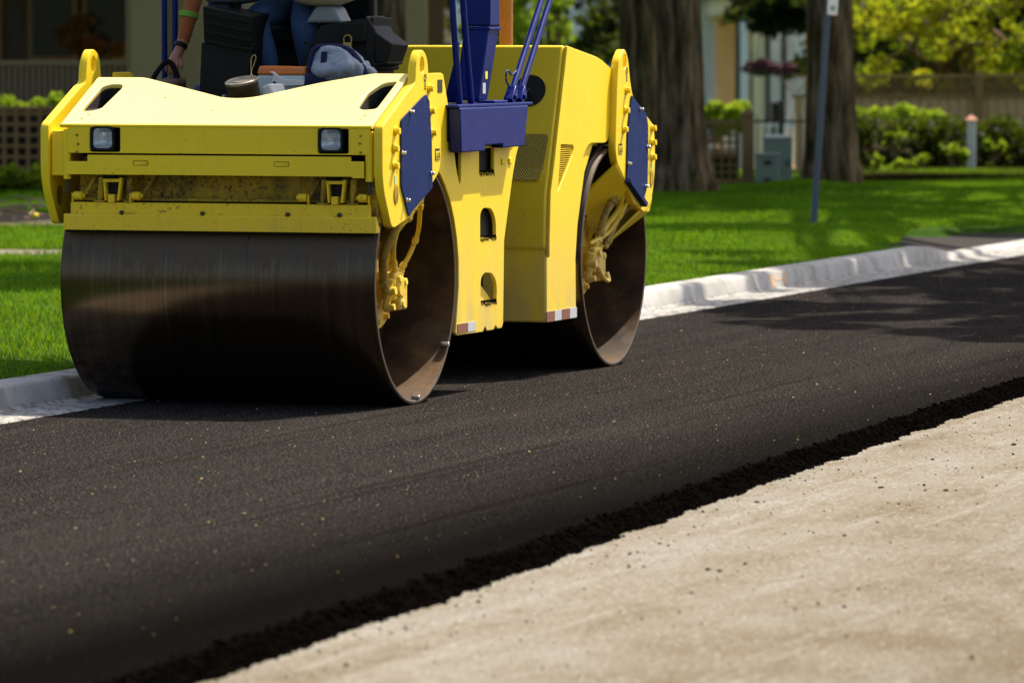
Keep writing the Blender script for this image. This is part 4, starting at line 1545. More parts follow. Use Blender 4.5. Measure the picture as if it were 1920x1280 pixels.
hose("hose", [(0.015, -0.30, 1.00), (0.01, -0.33, 0.90), (-0.05, -0.33, 0.755), (-0.10, -0.20, 0.66), (-0.11, -0.13, 0.57)], 0.022, 'yellow_dirty', (0.93,))
hose("hose", [(0.02, -0.08, 1.02), (0.02, -0.15, 0.945), (-0.02, -0.215, 0.88), (-0.06, -0.17, 0.777), (-0.10, -0.04, 0.66)], 0.015, 'yellow_worn', (0.30, 0.95))
hose("hose", [(0.03, 0.03, 1.06), (0.02, 0.01, 0.985), (-0.03, 0.12, 0.86), (-0.07, 0.10, 0.74), (-0.105, 0.05, 0.66)], 0.012, 'yellow_worn', (0.28, 0.62, 0.95))
hose("hose", [(0.00, 3.50, 1.05), (0.0, 3.46, 0.99), (-0.05, 3.33, 0.86), (-0.08, 3.32, 0.77), (-0.10, 3.34, 0.68)], 0.020, 'yellow_dirty', (0.45, 0.9))
hose("hose", [(0.01, 3.42, 1.05), (0.0, 3.45, 0.95), (-0.03, 3.47, 0.86), (-0.08, 3.38, 0.76), (-0.105, 3.27, 0.66)], 0.018, 'yellow_worn', (0.95,))
hose("hose", [(0.02, 3.66, 0.96), (0.01, 3.60, 0.90), (-0.04, 3.52, 0.82), (-0.07, 3.47, 0.73), (-0.09, 3.42, 0.65)], 0.018, 'yellow_dirty', (0.35, 0.93))
hose("hose", [(0.02, 3.60, 0.98), (0.0, 3.50, 0.88), (-0.06, 3.40, 0.74), (-0.11, 3.20, 0.68)], 0.012, 'yellow_worn', (0.5,))
hose("hose", [(-0.10, 3.22, 0.62), (-0.06, 3.28, 0.50), (-0.05, 3.36, 0.47), (-0.07, 3.40, 0.51)], 0.012, 'yellow_worn')

# ---- side plates with lifting eyes (front and rear, both sides)
front_poly = [(-0.145, 1.60), (-0.135, 1.70), (-0.06, 1.778), (0.035, 1.735), (0.060, 1.60), (0.100, 1.52), (0.205, 1.42), (0.246, 1.36),
              (0.232, 1.185), (0.205, 1.150), (-0.06, 1.005), (-0.26, 0.935), (-0.457, 0.895), (-0.50, 0.905), (-0.605, 1.07), (-0.630, 1.16), (-0.630, 1.395), (-0.20, 1.585)]
front_r = [0.03, 0.05, 0.06, 0.05, 0.05, 0.06, 0.03, 0.04, 0.03, 0.03, 0.0, 0.0, 0.02, 0.03, 0.05, 0.05, 0.03, 0.04]
rear_poly = [(3.205, 1.62), (3.235, 1.70), (3.33, 1.765), (3.40, 1.71), (3.44, 1.58), (3.487, 1.49), (3.86, 1.335), (3.905, 1.28), (3.918, 1.10), (3.880, 0.955),
             (3.80, 0.865), (3.70, 0.84), (3.50, 0.90), (3.30, 1.06), (3.20, 1.125), (3.165, 1.20), (3.185, 1.45)]
rear_r = [0.05, 0.05, 0.06, 0.05, 0.06, 0.05, 0.04, 0.04, 0.05, 0.05, 0.03, 0.02, 0.0, 0.02, 0.03, 0.05, 0.05]
PT = 0.044


def plate(poly, rr, eye, u, side):
    o = sheet("side_plate", rounded(poly, rr), [circ(eye[0], eye[1], 0.033, 24, 0.040)], PT, M['yellow'], FX(u), RR, edge=0.005)
    return o


fp = plate(front_poly, front_r, (-0.045, 1.69), 0.05 - PT / 2, 1)
rp = plate(rear_poly, rear_r, (3.335, 1.685), 0.05 - PT / 2, 1)
fpl = plate(front_poly, front_r, (-0.045, 1.69), -1.758 + PT / 2, -1)
rpl = plate(rear_poly, rear_r, (3.335, 1.685), -1.758 + PT / 2, -1)
# inner wear patch on the far plate, as seen past the drum
o = sheet("cover_disc", circ(-0.50, 1.04, 0.032, 20, 0.05), [], 0.004, M['yellow_dirty'], FX(-1.710), fpl, edge=0.001)
for p in ((0.060, 1.573), (0.085, 1.461), (0.108, 1.352), (-0.440, 1.370), (-0.458, 1.284), (-0.458, 1.200)):
    bolt(fp, (0.0505, p[0] - 0.005, p[1]), (1, 0, 0), 0.018, 0.026)
for p in ((3.362, 1.526), (3.340, 1.416), (3.310, 1.311), (3.848, 1.308), (3.850, 1.228), (3.849, 1.146)):
    bolt(rp, (0.0505, p[0], p[1]), (1, 0, 0), 0.018, 0.026)
for poly_c, v_, z_, par_ in ((0, -0.437, 1.062, fp), (0, 3.842, 1.028, rp)):
    sheet("cover_disc", circ(v_, z_, 0.030, 24, 0.048), [], 0.004, M['yellow_dirty'], FX(0.0525), par_, edge=0.001)
# blue panels
blue_f = [(0.0, 1.545), (0.045, 1.51), (0.075, 1.33), (0.092, 1.08), (-0.20, 0.975), (-0.262, 0.945), (-0.375, 1.10), (-0.376, 1.425), (-0.05, 1.535)]
bf = sheet("blue_panel", rounded(blue_f, 0.012), [], 0.006, M['blue_plate'], FX(0.0555), fp, edge=0.0015)
blue_r = [(3.442, 1.500), (3.52, 1.47), (3.72, 1.39), (3.756, 1.33), (3.757, 1.15), (3.745, 0.985), (3.660, 0.897), (3.525, 0.95), (3.352, 1.035), (3.372, 1.30)]
br = sheet("blue_panel", rounded(blue_r, 0.012), [], 0.006, M['blue_plate'], FX(0.0555), rp, edge=0.0015)
b = B()
b.hexa([(0.050, 3.335, 1.018), (0.050, 3.655, 0.872), (0.085, 3.655, 0.872), (0.085, 3.335, 1.018), (0.050, 3.350, 1.040), (0.050, 3.668, 0.895), (0.085, 3.668, 0.895), (0.085, 3.350, 1.040)])
par("panel_lip", b, 'blue_plate', br, bevel=0.001)
for p in ((-0.244, 1.462), (-0.366, 1.262), (0.062, 1.150), (-0.305, 1.028)):
    bolt(bf, (0.059, p[0], p[1]), (1, 0, 0), 0.009, 0.020, 'chrome')
for p in ((3.600, 1.418), (3.735, 1.205), (3.378, 1.120), (3.700, 0.985)):
    bolt(br, (0.059, p[0], p[1]), (1, 0, 0), 0.009, 0.020, 'chrome')


# decals on the plates
def decal(par_, v0, v1, z0, z1, u, mat, name="decal"):
    return sheet(name, rrect(v0, v1, z0, z1, 0.003), [], 0.0016, M[mat], FX(u), par_, edge=0.0004)


def warning(par_, v, z, u):
    d = decal(par_, v - 0.034, v + 0.034, z - 0.029, z + 0.029, u, 'decal_black', "warning_decal")
    decal(d, v - 0.031, v - 0.003, z - 0.026, z + 0.016, u + 0.0018, 'decal_yellow', "decal_field")
    decal(d, v + 0.003, v + 0.031, z - 0.026, z + 0.016, u + 0.0018, 'decal_yellow', "decal_field")
    sheet("triangle_symbol", [(v - 0.026, z - 0.020), (v - 0.008, z - 0.020), (v - 0.017, z + 0.008)], [], 0.0016, M['decal_black'], FX(u + 0.0036), d, edge=0.0003)
    sheet("figure_symbol", [(v + 0.008, z - 0.02), (v + 0.013, z - 0.02), (v + 0.017, z - 0.008), (v + 0.021, z - 0.02), (v + 0.026, z - 0.02), (v + 0.021, z + 0.01), (v + 0.013, z + 0.01)], [], 0.0016, M['decal_black'], FX(u + 0.0036), d, edge=0.0003)


warning(fp, 0.182, 1.243, 0.0512)
warning(rp, 3.255, 1.205, 0.0512)
for par_, v_, z_ in ((fp, 0.0, 1.612), (rp, 3.372, 1.62)):
    sheet("maker_oval", circ(v_ - 0.002, z_ + 0.014, 0.018, 24, 0.021), [circ(v_ - 0.002, z_ + 0.014, 0.011, 24, 0.013)], 0.0016, M['decal_black'], FX(0.0512), par_, edge=0.0003)
    for k in range(3):
        decal(par_, v_ - 0.012, v_ + 0.012, z_ - 0.018 - k * 0.012, z_ - 0.012 - k * 0.012, 0.0512, 'decal_black', "maker_letter")
decal(fp, -0.458, -0.428, 1.110, 1.155, 0.0512, 'decal_green')
decal(rp, 3.842, 3.866, 1.070, 1.110, 0.0512, 'decal_green')

# ---- hood: sloping sheet with the dipped rear edge and two slots
HA = math.atan(0.47)
HF = Matrix(((1, 0, 0, 0), (0, math.cos(HA), -math.sin(HA), -0.62), (0, math.sin(HA), math.cos(HA), 1.400), (0, 0, 0, 1)))
ho = [(-1.652, 0.0), (-0.005, 0.0), (0.0, 0.586), (-0.191, 0.586), (-0.439, 0.480), (-0.627, 0.372), (-0.730, 0.314), (-0.81, 0.298), (-0.90, 0.308), (-0.957, 0.335), (-1.196, 0.443), (-1.40, 0.534), (-1.652, 0.534)]
hr = [0.0, 0.0, 0.01, 0.02, 0.05, 0.05, 0.05, 0.05, 0.05, 0.05, 0.05, 0.03, 0.01]
slotR = rounded([(-0.140, 0.195), (-0.060, 0.185), (-0.030, 0.495), (-0.105, 0.475), (-0.140, 0.40)], [0.03, 0.02, 0.01, 0.03, 0.03])
slotR = rounded([(-0.150, 0.210), (-0.115, 0.172), (-0.045, 0.188), (-0.036, 0.497), (-0.105, 0.478), (-0.150, 0.36)], [0.02, 0.03, 0.02, 0.015, 0.05, 0.03])
slotL = rounded([(-1.600, 0.150), (-1.545, 0.145), (-1.500, 0.175), (-1.474, 0.415), (-1.490, 0.452), (-1.555, 0.452), (-1.590, 0.42)], [0.01, 0.03, 0.04, 0.03, 0.02, 0.03, 0.03])
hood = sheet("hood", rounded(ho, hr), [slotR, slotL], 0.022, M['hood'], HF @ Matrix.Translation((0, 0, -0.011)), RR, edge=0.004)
for (u_, s_2) in ((-1.56, 0.06), (-1.54, 0.10), (-0.09, 0.07), (-0.08, 0.11), (-1.2, 0.30), (-0.9, 0.16)):
    sheet("rivet", circ(u_, s_2, 0.006, 8), [], 0.002, M['yellow_dirty'], HF @ Matrix.Translation((0, 0, 0.001)), hood, edge=0.0004)
# slot liners (dark wells)
for poly_ in (slotR, slotL):
    b = B()
    vs0 = [HF @ Vector((p[0], p[1], -0.022)) for p in poly_]
    vs1 = [q + Vector((0, 0.02, -0.07)) for q in vs0]
    a_ = [b.bm.verts.new(q) for q in vs0]
    c_ = [b.bm.verts.new(q) for q in vs1]
    for i in range(len(a_)):
        b.bm.faces.new([a_[i], a_[(i + 1) % len(a_)], c_[(i + 1) % len(c_)], c_[i]])
    b.bm.faces.new(c_)
    par("slot_well", b, 'void', hood, bevel=0)

# ---- front face with headlight openings, slot line, lower panel
LX = [(-1.492, -1.330), (-0.286, -0.126)]
fo = [(-1.612, 1.256), (-0.018, 1.256), (-0.018, 1.392), (-1.612, 1.392)]
holes = [rrect(a, b_, 1.262, 1.388, 0.012) for a, b_ in LX]
ff = sheet("front_panel", fo, holes, 0.02, M['yellow'], FY(-0.618), RR, edge=0.003)
b = B()
b.cyl((-1.652, -0.6235, 1.3915), (-0.005, -0.6235, 1.3915), 0.009, 0.009, 10)
par("folded_edge", b, 'yellow', ff, bevel=0)
lp = [(-1.614, 1.150), (-0.105, 1.150), (-0.105, 1.143), (-0.045, 1.143), (-0.045, 1.225), (-0.112, 1.225), (-0.112, 1.247), (-1.50, 1.247), (-1.50, 1.215), (-1.614, 1.215)]
lpo = sheet("lower_panel", lp, [], 0.02, M['yellow'], FY(-0.632), RR, edge=0.003)
for c_ in (-1.215, -0.470):
    sheet("handle_recess", rrect(c_ - 0.04, c_ + 0.04, 1.197, 1.222, 0.006), [rrect(c_ - 0.037, c_ + 0.037, 1.200, 1.219, 0.005)], 0.003, M['yellow_dirty'], FY(-0.6425), lpo, edge=0.0008)
    sheet("handle_latch", rrect(c_ + 0.008, c_ + 0.034, 1.202, 1.217, 0.004), [], 0.003, M['yellow_worn'], FY(-0.6425), lpo, edge=0.0008)
b = B().box(-1.50, -0.112, -0.612, -0.606, 1.240, 1.262)  # black strip stands in for the shade inside the slot
par("slot_shade_strip", b, 'rubber', ff, bevel=0)
for (u_, z_) in ((-1.56, 1.345), (-1.555, 1.30), (-1.56, 1.262), (-0.062, 1.35), (-0.067, 1.312), (-0.062, 1.268)):
    bolt(ff, (u_, -0.6285, z_), (0, -1, 0), 0.005, 0.006, 'yellow_dirty', "rivet")

for (a, b_), tlt in zip(LX, (0, 0)):
    c_ = (a + b_) / 2
    hl = empty("headlight", (0, 0, 0))
    hl.parent = RR
    # deep recess box behind the opening
    q = B()
    for (x0, x1, z0, z1) in ((a - .004, a + .004, 1.255, 1.392), (b_ - .004, b_ + .004, 1.255, 1.392)):
        q.box(x0, x1, -0.610, -0.53, z0, z1)
    q.box(a, b_, -0.609, -0.53, 1.254, 1.262)
    q.box(a, b_, -0.54, -0.53, 1.262, 1.392)
    par("recess", q, 'dark_oil', hl, bevel=0)
    cx, cz = c_ - 0.012, 1.329
    out = rounded([(cx - 0.066, cz - 0.060), (cx + 0.066, cz - 0.060), (cx + 0.064, cz + 0.060), (cx - 0.064, cz + 0.060)], 0.028, 6)
    inn = rounded([(cx - 0.051, cz - 0.049), (cx + 0.051, cz - 0.049), (cx + 0.049, cz + 0.050), (cx - 0.049, cz + 0.050)], 0.026, 6)
    sheet("bezel", out, [inn], 0.075, M['black'], FY(-0.600), hl, edge=0.006)
    q = B()
    q.prism(inn, 'y', -0.632, -0.628)
    par("lens", q, 'lens', hl, bevel=0)
    q = B()
    n_ = 24
    ringv = []
    for rr_2, dd_ in ((1.0, 0.0), (0.9, 0.02), (0.6, 0.038), (0.22, 0.045)):
        ringv.append([q.bm.verts.new((cx + (p[0] - cx) * rr_2, -0.626 + dd_, cz + (p[1] - cz) * rr_2)) for p in inn])
    for A_, B_ in zip(ringv, ringv[1:]):
        for i in range(len(A_)):
            q.bm.faces.new([A_[i], A_[(i + 1) % len(A_)], B_[(i + 1) % len(B_)], B_[i]])
    q.bm.faces.new(ringv[-1])
    par("reflector", q, 'bowl', hl, bevel=0)
    q = B().cyl((cx, -0.585, cz), (cx, -0.612, cz), 0.012, 0.007, 12).ball((cx, -0.613, cz), 0.008, 2)
    par("bulb", q, 'decal_white', hl, bevel=0)

# ---- sleeves joining the hood to the side plates
for (a, b_) in ((-1.712, -1.618), (-0.030, 0.006)):
    pol = rounded([(a, -0.60), (b_, -0.60), (b_, -0.40), (a, -0.40)], [0.0, 0.02, 0, 0]) if a < -1 else rounded([(a, -0.60), (b_, -0.60), (b_, -0.40), (a, -0.40)], [0.02, 0.0, 0, 0])
    b = B().prism(pol, 'z', 1.142, 1.365)
    par("sleeve", b, 'yellow', bevel=0.006)
    c_ = (a + b_) / 2
    k_ = b_ - 0.004 if a < -1 else a + 0.004
    b = B().cyl((k_, -0.606, 1.125), (k_, -0.606, 1.372), 0.020, 0.020, 16)
    par("sleeve_roll", b, 'yellow', bevel=0.004)
    b = B().cyl((k_, -0.606, 1.08), (k_, -0.606, 1.125), 0.009, 0.009, 6)
    b.cyl((k_, -0.606, 1.065), (k_, -0.606, 1.085), 0.016, 0.016, 6)
    par("grease_fitting", b, 'dark_oil', bevel=0.001)

# ---- recessed beam above the drum, scraper bar, brackets, springs
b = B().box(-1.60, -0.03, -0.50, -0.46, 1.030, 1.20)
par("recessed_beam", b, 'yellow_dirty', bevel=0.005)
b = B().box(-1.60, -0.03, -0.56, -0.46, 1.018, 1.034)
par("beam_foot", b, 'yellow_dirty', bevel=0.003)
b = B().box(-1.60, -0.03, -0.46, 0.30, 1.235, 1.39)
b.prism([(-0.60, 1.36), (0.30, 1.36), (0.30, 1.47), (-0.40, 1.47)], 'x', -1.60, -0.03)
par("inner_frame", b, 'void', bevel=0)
b = B().prism([(-0.606, 0.935), (-0.606, 1.012), (-0.585, 1.012), (-0.585, 0.935)], 'x', -1.607, -0.022)
ub_ = par("scraper_bar", b, 'yellow_worn', bevel=0.004)
b = B().prism([(-0.618, 0.874), (-0.618, 0.948), (-0.610, 0.956), (-0.56, 0.90), (-0.56, 0.874)], 'x', -1.640, 0.012)
par("scraper_blade", b, 'yellow_worn', bevel=0.003)
b = B().box(-1.63, 0.0, -0.606, -0.566, 0.862, 0.874)
par("scraper_lip", b, 'rubber', bevel=0.001)
for u_ in (-1.33, -0.90, -0.18, -0.45):
    b = B().cyl((u_, -0.62, 0.962), (u_, -0.605, 0.962), 0.012, 0.012, 6)
    par("bolt", b, 'dark_oil', ub_, bevel=0.002)
for u0 in (-1.385, -0.205):
    # clamp bracket: yoke with a dark window, flanked by two spring tubes
    br_ = empty("scraper_bracket", (0, 0, 0))
    br_.parent = RR
    q = B()
    q.bar((u0 - 0.038, -0.60, 1.125), (u0 - 0.030, -0.60, 1.020), 0.012, 0.03, (0, 1, 0))
    q.bar((u0 + 0.052, -0.60, 1.135), (u0 + 0.036, -0.60, 1.020), 0.014, 0.03, (0, 1, 0))
    q.box(u0 - 0.045, u0 + 0.045, -0.615, -0.585, 1.112, 1.130)
    q.box(u0 - 0.016, u0 + 0.018, -0.62, -0.58, 1.012, 1.052)
    par("yoke", q, 'yellow_worn', br_, bevel=0.003)
    q = B().box(u0 - 0.028, u0 + 0.034, -0.575, -0.56, 1.045, 1.112)
    par("pad", q, 'void', br_, bevel=0.003)
    q = B().box(u0 - 0.04, u0 + 0.03, -0.63, -0.60, 1.132, 1.146)
    par("clip", q, 'rubber', br_, bevel=0.003)
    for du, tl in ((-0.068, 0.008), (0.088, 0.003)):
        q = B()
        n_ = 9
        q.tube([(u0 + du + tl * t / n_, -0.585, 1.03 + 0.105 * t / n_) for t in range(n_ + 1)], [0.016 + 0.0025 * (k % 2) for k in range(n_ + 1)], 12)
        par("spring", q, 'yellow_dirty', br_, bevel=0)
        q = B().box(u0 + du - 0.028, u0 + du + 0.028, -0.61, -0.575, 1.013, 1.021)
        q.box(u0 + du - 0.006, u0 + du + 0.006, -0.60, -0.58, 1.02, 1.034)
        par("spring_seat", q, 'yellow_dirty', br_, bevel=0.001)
for u_, s in ((-1.565, 1), (-1.255, 1), (-0.375, -1), (-0.060, -1)):
    q = B()
    q.cyl((u_ - 0.022, -0.60, 1.045), (u_ + 0.022, -0.60, 1.045), 0.021, 0.021, 18)
    q.cyl((u_ + 0.022 * s, -0.60, 1.045), (u_ + 0.034 * s, -0.60, 1.045), 0.012, 0.012, 6)
    q.box(u_ - 0.030 * s - 0.004, u_ - 0.030 * s + 0.004, -0.612, -0.588, 1.010, 1.060)
    r0 = par("pivot_roller", q, 'yellow_worn', bevel=0.003)
    q = B().bar((u_ + 0.028, -0.58, 1.05), (u_ + 0.075, -0.54, 1.15), 0.018, 0.012, (0, 1, 0))
    par("link_arm", q, 'yellow_dirty', r0, bevel=0.002)
# oily arm going down inside the near plate
q = B()
q.bar((0.0, -0.50, 0.95), (-0.04, -0.25, 0.90), 0.03, 0.05)
q.bar((-0.03, -0.56, 0.90), (-0.08, -0.35, 0.80), 0.03, 0.04)
q.box(-0.03, 0.004, -0.58, -0.50, 0.92, 1.10)
par("scraper_arm", q, 'yellow_dirty', bevel=0.004)
# water sprayer pipe
q = B().tube([(-1.58, -0.53, 1.17), (-0.05, -0.53, 1.17)], 0.012, 8)
for k in range(7):
    q.cyl((-1.45 + k * 0.21, -0.53, 1.17), (-1.45 + k * 0.21, -0.55, 1.14), 0.008, 0.005, 6)
par("spray_pipe", q, 'dark_oil', bevel=0)

# yoke arms from the plates into the drums
for vc, mir in ((0.0, -1), (3.3, 1)):
    for side in (1, -1):
        def PP(u, dv, z):
            uu = u if side == 1 else -DW - u
            return Vector((uu, vc + mir * dv, z))
        q = B()
        th = 0.02

        def slab(P4, name_off=Vector((0, 0, -th))):
            a_ = [q.bm.verts.new(p) for p in P4]
            c_ = [q.bm.verts.new(p + name_off) for p in P4]
            q.bm.faces.new(a_)
            q.bm.faces.new(list(reversed(c_)))
            for i in range(4):
                q.bm.faces.new([a_[i], c_[i], c_[(i + 1) % 4], a_[(i + 1) % 4]])
        slab([PP(0.045, -0.105, 1.133), PP(0.045, 0.02, 1.060), PP(-0.18, 0.06, 0.845), PP(-0.18, -0.12, 0.93)])
        slab([PP(0.045, 0.02, 1.058), PP(0.04, 0.10, 0.99), PP(-0.19, 0.12, 0.70), PP(-0.18, 0.06, 0.843)])
        if mir == 1:
            slab([PP(0.048, 0.51, 0.862), PP(0.040, 0.36, 0.862), PP(-0.19, 0.20, 0.60), PP(-0.19, 0.40, 0.66)])
            slab([PP(0.048, 0.56, 0.93), PP(0.048, 0.51, 0.860), PP(-0.19, 0.40, 0.658), PP(-0.19, 0.42, 0.78)])
        par("yoke_arm", q, 'yellow', bevel=0.003)
        q = B().lathe([(0.0, 0), (0.15, 0), (0.15, 0.03)], ((-0.195 if side == 1 else -DW + 0.165), vc, 0.63), 'x', 24)
        par("yoke_boss", q, 'yellow_worn', bevel=0.003)

# ---- middle: lower side plate with three openings
arc = [(0.632 * math.cos(t), 0.61 + 0.632 * math.sin(t)) for t in [R(a) for a in (8, 18, 28, 38, 48, 56, 63)]]
mo = [(0.578, 0.328), (0.600, 0.312), (1.010, 0.309), (1.044, 0.335), (1.078, 0.311), (1.182, 0.311), (1.216, 0.334), (1.251, 0.313), (1.318, 0.314), (1.340, 0.340), (1.356, 0.77), (1.496, 1.10), (1.55, 1.20), (1.60, 1.262),
      (0.672, 1.272), (0.668, 1.10), (0.648, 1.075), (0.628, 1.10), (0.585, 1.178), (0.532, 1.342), (0.392, 1.640), (0.36, 1.648), (0.166, 1.648), (0.166, 1.30)] + list(reversed(arc)) + [(0.628, 0.56)]
hole1 = [(0.951, 1.262), (0.951, 1.134), (1.191, 1.128), (1.191, 1.26)]
hole1 = [(0.951, 1.255), (0.951, 1.134), (1.191, 1.128), (1.191, 1.255)]
hole2 = rounded([(0.968, 0.798), (0.968, 0.922), (1.019, 0.948), (1.148, 0.941), (1.217, 0.886), (1.225, 0.789)], [0, .03, .04, .04, .04, 0])
hole3 = rounded([(0.976, 0.462), (0.976, 0.586), (1.036, 0.613), (1.165, 0.605), (1.234, 0.553), (1.234, 0.455)], [0, .03, .04, .04, .04, 0])
for side in (1, -1):
    u_ = 0.0 if side == 1 else -1.69
    mp2 = sheet("centre_plate", mo, [hole1, hole2, hole3], 0.020, M['yellow'], FX(u_), RR, edge=0.003)
    if side == 1:
        cp = mp2
# bristly torn gasket edges in the openings
for (v0, v1, z_) in ((0.955, 1.19, 1.130), (0.972, 1.222, 0.792), (0.980, 1.23, 0.458)):
    q = B()
    for k in range(26):
        a = v0 + (v1 - v0) * k / 25
        l_ = random.uniform(0.008, 0.022)
        q.cyl((0.006, a, z_ + 0.012), (0.013, a + random.uniform(-.004, .004), z_ - l_), 0.0035, 0.001, 4)
    par("gasket_bristles", q, 'rubber', cp, bevel=0, kind='stuff')
decal(cp, 0.30, 0.372, 1.55, 1.615, 0.0112, 'decal_black', "dark_label")
dd_ = decal(cp, 0.600, 0.895, 0.322, 0.370, 0.0112, 'decal_white', "reflective_strip")
sheet("reflective_block", [(0.60, 0.322), (0.765, 0.322), (0.765, 0.370), (0.60, 0.370)], [], 0.0016, M['reflect_red'], FX(0.013), dd_, edge=0.0003)
for v_ in (1.33, 1.45):
    q = B().box(0.0105, 0.018, v_ - 0.025, v_ + 0.02, 1.165, 1.195)
    par("welded_tab", q, 'yellow', cp, bevel=0.004)
# articulation block
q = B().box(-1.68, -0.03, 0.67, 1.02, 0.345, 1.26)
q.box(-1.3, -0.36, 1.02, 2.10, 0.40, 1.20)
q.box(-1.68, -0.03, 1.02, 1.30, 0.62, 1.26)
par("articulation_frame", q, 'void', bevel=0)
q = B().prism([(0.95, 0.345), (1.26, 0.345), (1.26, 0.46), (0.97, 0.60), (0.95, 0.60)], 'x', -0.30, -0.025)
par("step_bracket", q, 'yellow', bevel=0.003)

# ---- operator deck
q = B().box(-1.66, -0.04, -0.24, 1.62, 1.475, 1.490)
par("deck", q, 'console', bevel=0.002)
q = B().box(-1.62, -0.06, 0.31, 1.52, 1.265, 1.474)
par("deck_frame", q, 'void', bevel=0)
# blue step box
q = B()
bx = [(0.437, 1.470), (1.530, 1.470), (1.468, 1.258), (1.113, 1.256), (1.113, 1.276), (0.83, 1.276), (0.83, 1.246), (0.455, 1.246)]
for side in (1, -1):
    a_, b_ = (0.020, 0.085) if side == 1 else (-1.775, -1.71)
    q = B().prism([(p[0], p[1]) for p in bx], 'x', a_, b_)
    sb = par("step_box", q, 'blue', bevel=0.006)
    q = B().box(min(a_, b_) - 0.06, max(a_, b_) - 0.066 if side == 1 else a_ - 0.001, 0.50, 1.55, 1.40, 1.468) if False else None
q = B().box(-0.16, 0.019, 0.44, 1.28, 1.30, 1.470)
par("step_box_inner", q, 'black', bevel=0.004)
q = B().box(-0.16, 0.080, 0.42, 1.62, 1.4715, 1.486)
par("step_tread", q, 'blue', bevel=0.003)
q = B().box(-0.10, 0.05, 1.08, 1.30, 1.487, 1.50)
par("post_foot", q, 'blue', bevel=0.004)

# ---- roll bar posts, braces, grab rails and canopy
ZT = 3.02
for side in (1, -1):
    def sx(u):
        return u if side == 1 else -1.58 - u
    q = B()
    q.hexa([(sx(-0.165), 1.07, 1.50), (sx(-0.035), 1.07, 1.50), (sx(-0.035), 1.22, 1.50), (sx(-0.165), 1.22, 1.50),
            (sx(-0.145), 1.16, 1.88), (sx(-0.005), 1.16, 1.88), (sx(-0.005), 1.33, 1.88), (sx(-0.145), 1.33, 1.88)])
    pst = par("roll_bar_post", q, 'blue', bevel=0.010)
    q = B()
    q.hexa([(sx(-0.145), 1.165, 1.882), (sx(-0.005), 1.165, 1.882), (sx(-0.005), 1.325, 1.882), (sx(-0.145), 1.325, 1.882),
            (sx(-0.145), 1.24, ZT), (sx(-0.005), 1.24, ZT), (sx(-0.005), 1.39, ZT), (sx(-0.145), 1.39, ZT)])
    par("upper_section", q, 'blue', pst, bevel=0.010)
    q = B().hexa([(sx(-0.150), 1.150, 1.862), (sx(0.0), 1.150, 1.862), (sx(0.0), 1.336, 1.862), (sx(-0.150), 1.336, 1.862), (sx(-0.150), 1.154, 1.878), (sx(0.0), 1.154, 1.878), (sx(0.0), 1.340, 1.878), (sx(-0.150), 1.340, 1.878)])
    par("collar", q, 'blue', pst, bevel=0.004)
    q = B().prism([(sx(-0.235), 1.49), (sx(-0.165), 1.49), (sx(-0.155), 1.80), (sx(-0.168), 1.74)], 'y', 1.10, 1.125)
    par("gusset", q, 'blue', pst, bevel=0.002)
    if side == 1:
        sheet("warning_decal", rrect(1.15, 1.185, 1.61, 1.665, 0.003), [], 0.0016, M['decal_yellow'], FX(-0.024), pst, edge=0.0003)
        sheet("info_decal", rrect(1.12, 1.165, 1.535, 1.590, 0.003), [], 0.0016, M['decal_white'], FX(-0.028), pst, edge=0.0003)
    u_ = sx(0.0) if side == 1 else -1.715
    for (v0, v1) in ((0.674, 0.558), (0.858, 0.724)):
        v2 = v0 + (v1 - v0) * (ZT - 1.48) / 0.537
        if side == 1:
            q = B().tube(smoothpath([(u_, v0, 1.478), (u_, v1, 2.017), (u_, v1 + 0.02, 2.25), (u_, 0.90, 2.75), (u_, 1.0, ZT)], 5), 0.0165, 14)
        else:
            ul = -1.750 if v0 < 0.8 else -1.690
            q = B().tube([(ul, 1.0, 1.478), (ul, 1.0, ZT)], 0.0165, 14)
        par("grab_rail", q, 'blue', bevel=0)
    u_ = 0.03 if side == 1 else -1.72
    for (v0, v1) in ((1.363, 1.915), (1.515, 2.06)):
        q = B().tube([(u_, v0 + 0.01, 1.50), (u_, v1, 2.02), (u_, v1 + (v1 - v0) * 1.85, ZT)], 0.0165, 14)
        br2 = par("slanted_brace", q, 'blue', bevel=0)
        d_ = Vector((0, v1 - v0, 0.52)).normalized()
        p0 = Vector((u_, v0 + 0.005, 1.487))
        q = B().bar(p0, p0 + d_ * 0.10, 0.050, 0.048, (1, 0, 0))
        par("clevis", q, 'blue', br2, bevel=0.004)
        bolt(br2, p0 + d_ * 0.04 + Vector((0.024, 0, 0)), (1, 0, 0), 0.012, 0.014, 'blue')
q = B().tube(smoothpath([(0.03, 1.40, 1.56), (0.03, 1.33, 1.60), (0.03, 1.335, 1.645), (0.03, 1.37, 1.65), (0.03, 1.42, 1.63), (0.03, 1.50, 1.65)], 5), 0.005, 8)
par("cable_loop", q, 'blue', bevel=0)
q = B().box(-1.80, 0.10, 0.78, 2.65, ZT, ZT + 0.08)
par("canopy", q, 'blue', bevel=0.03)

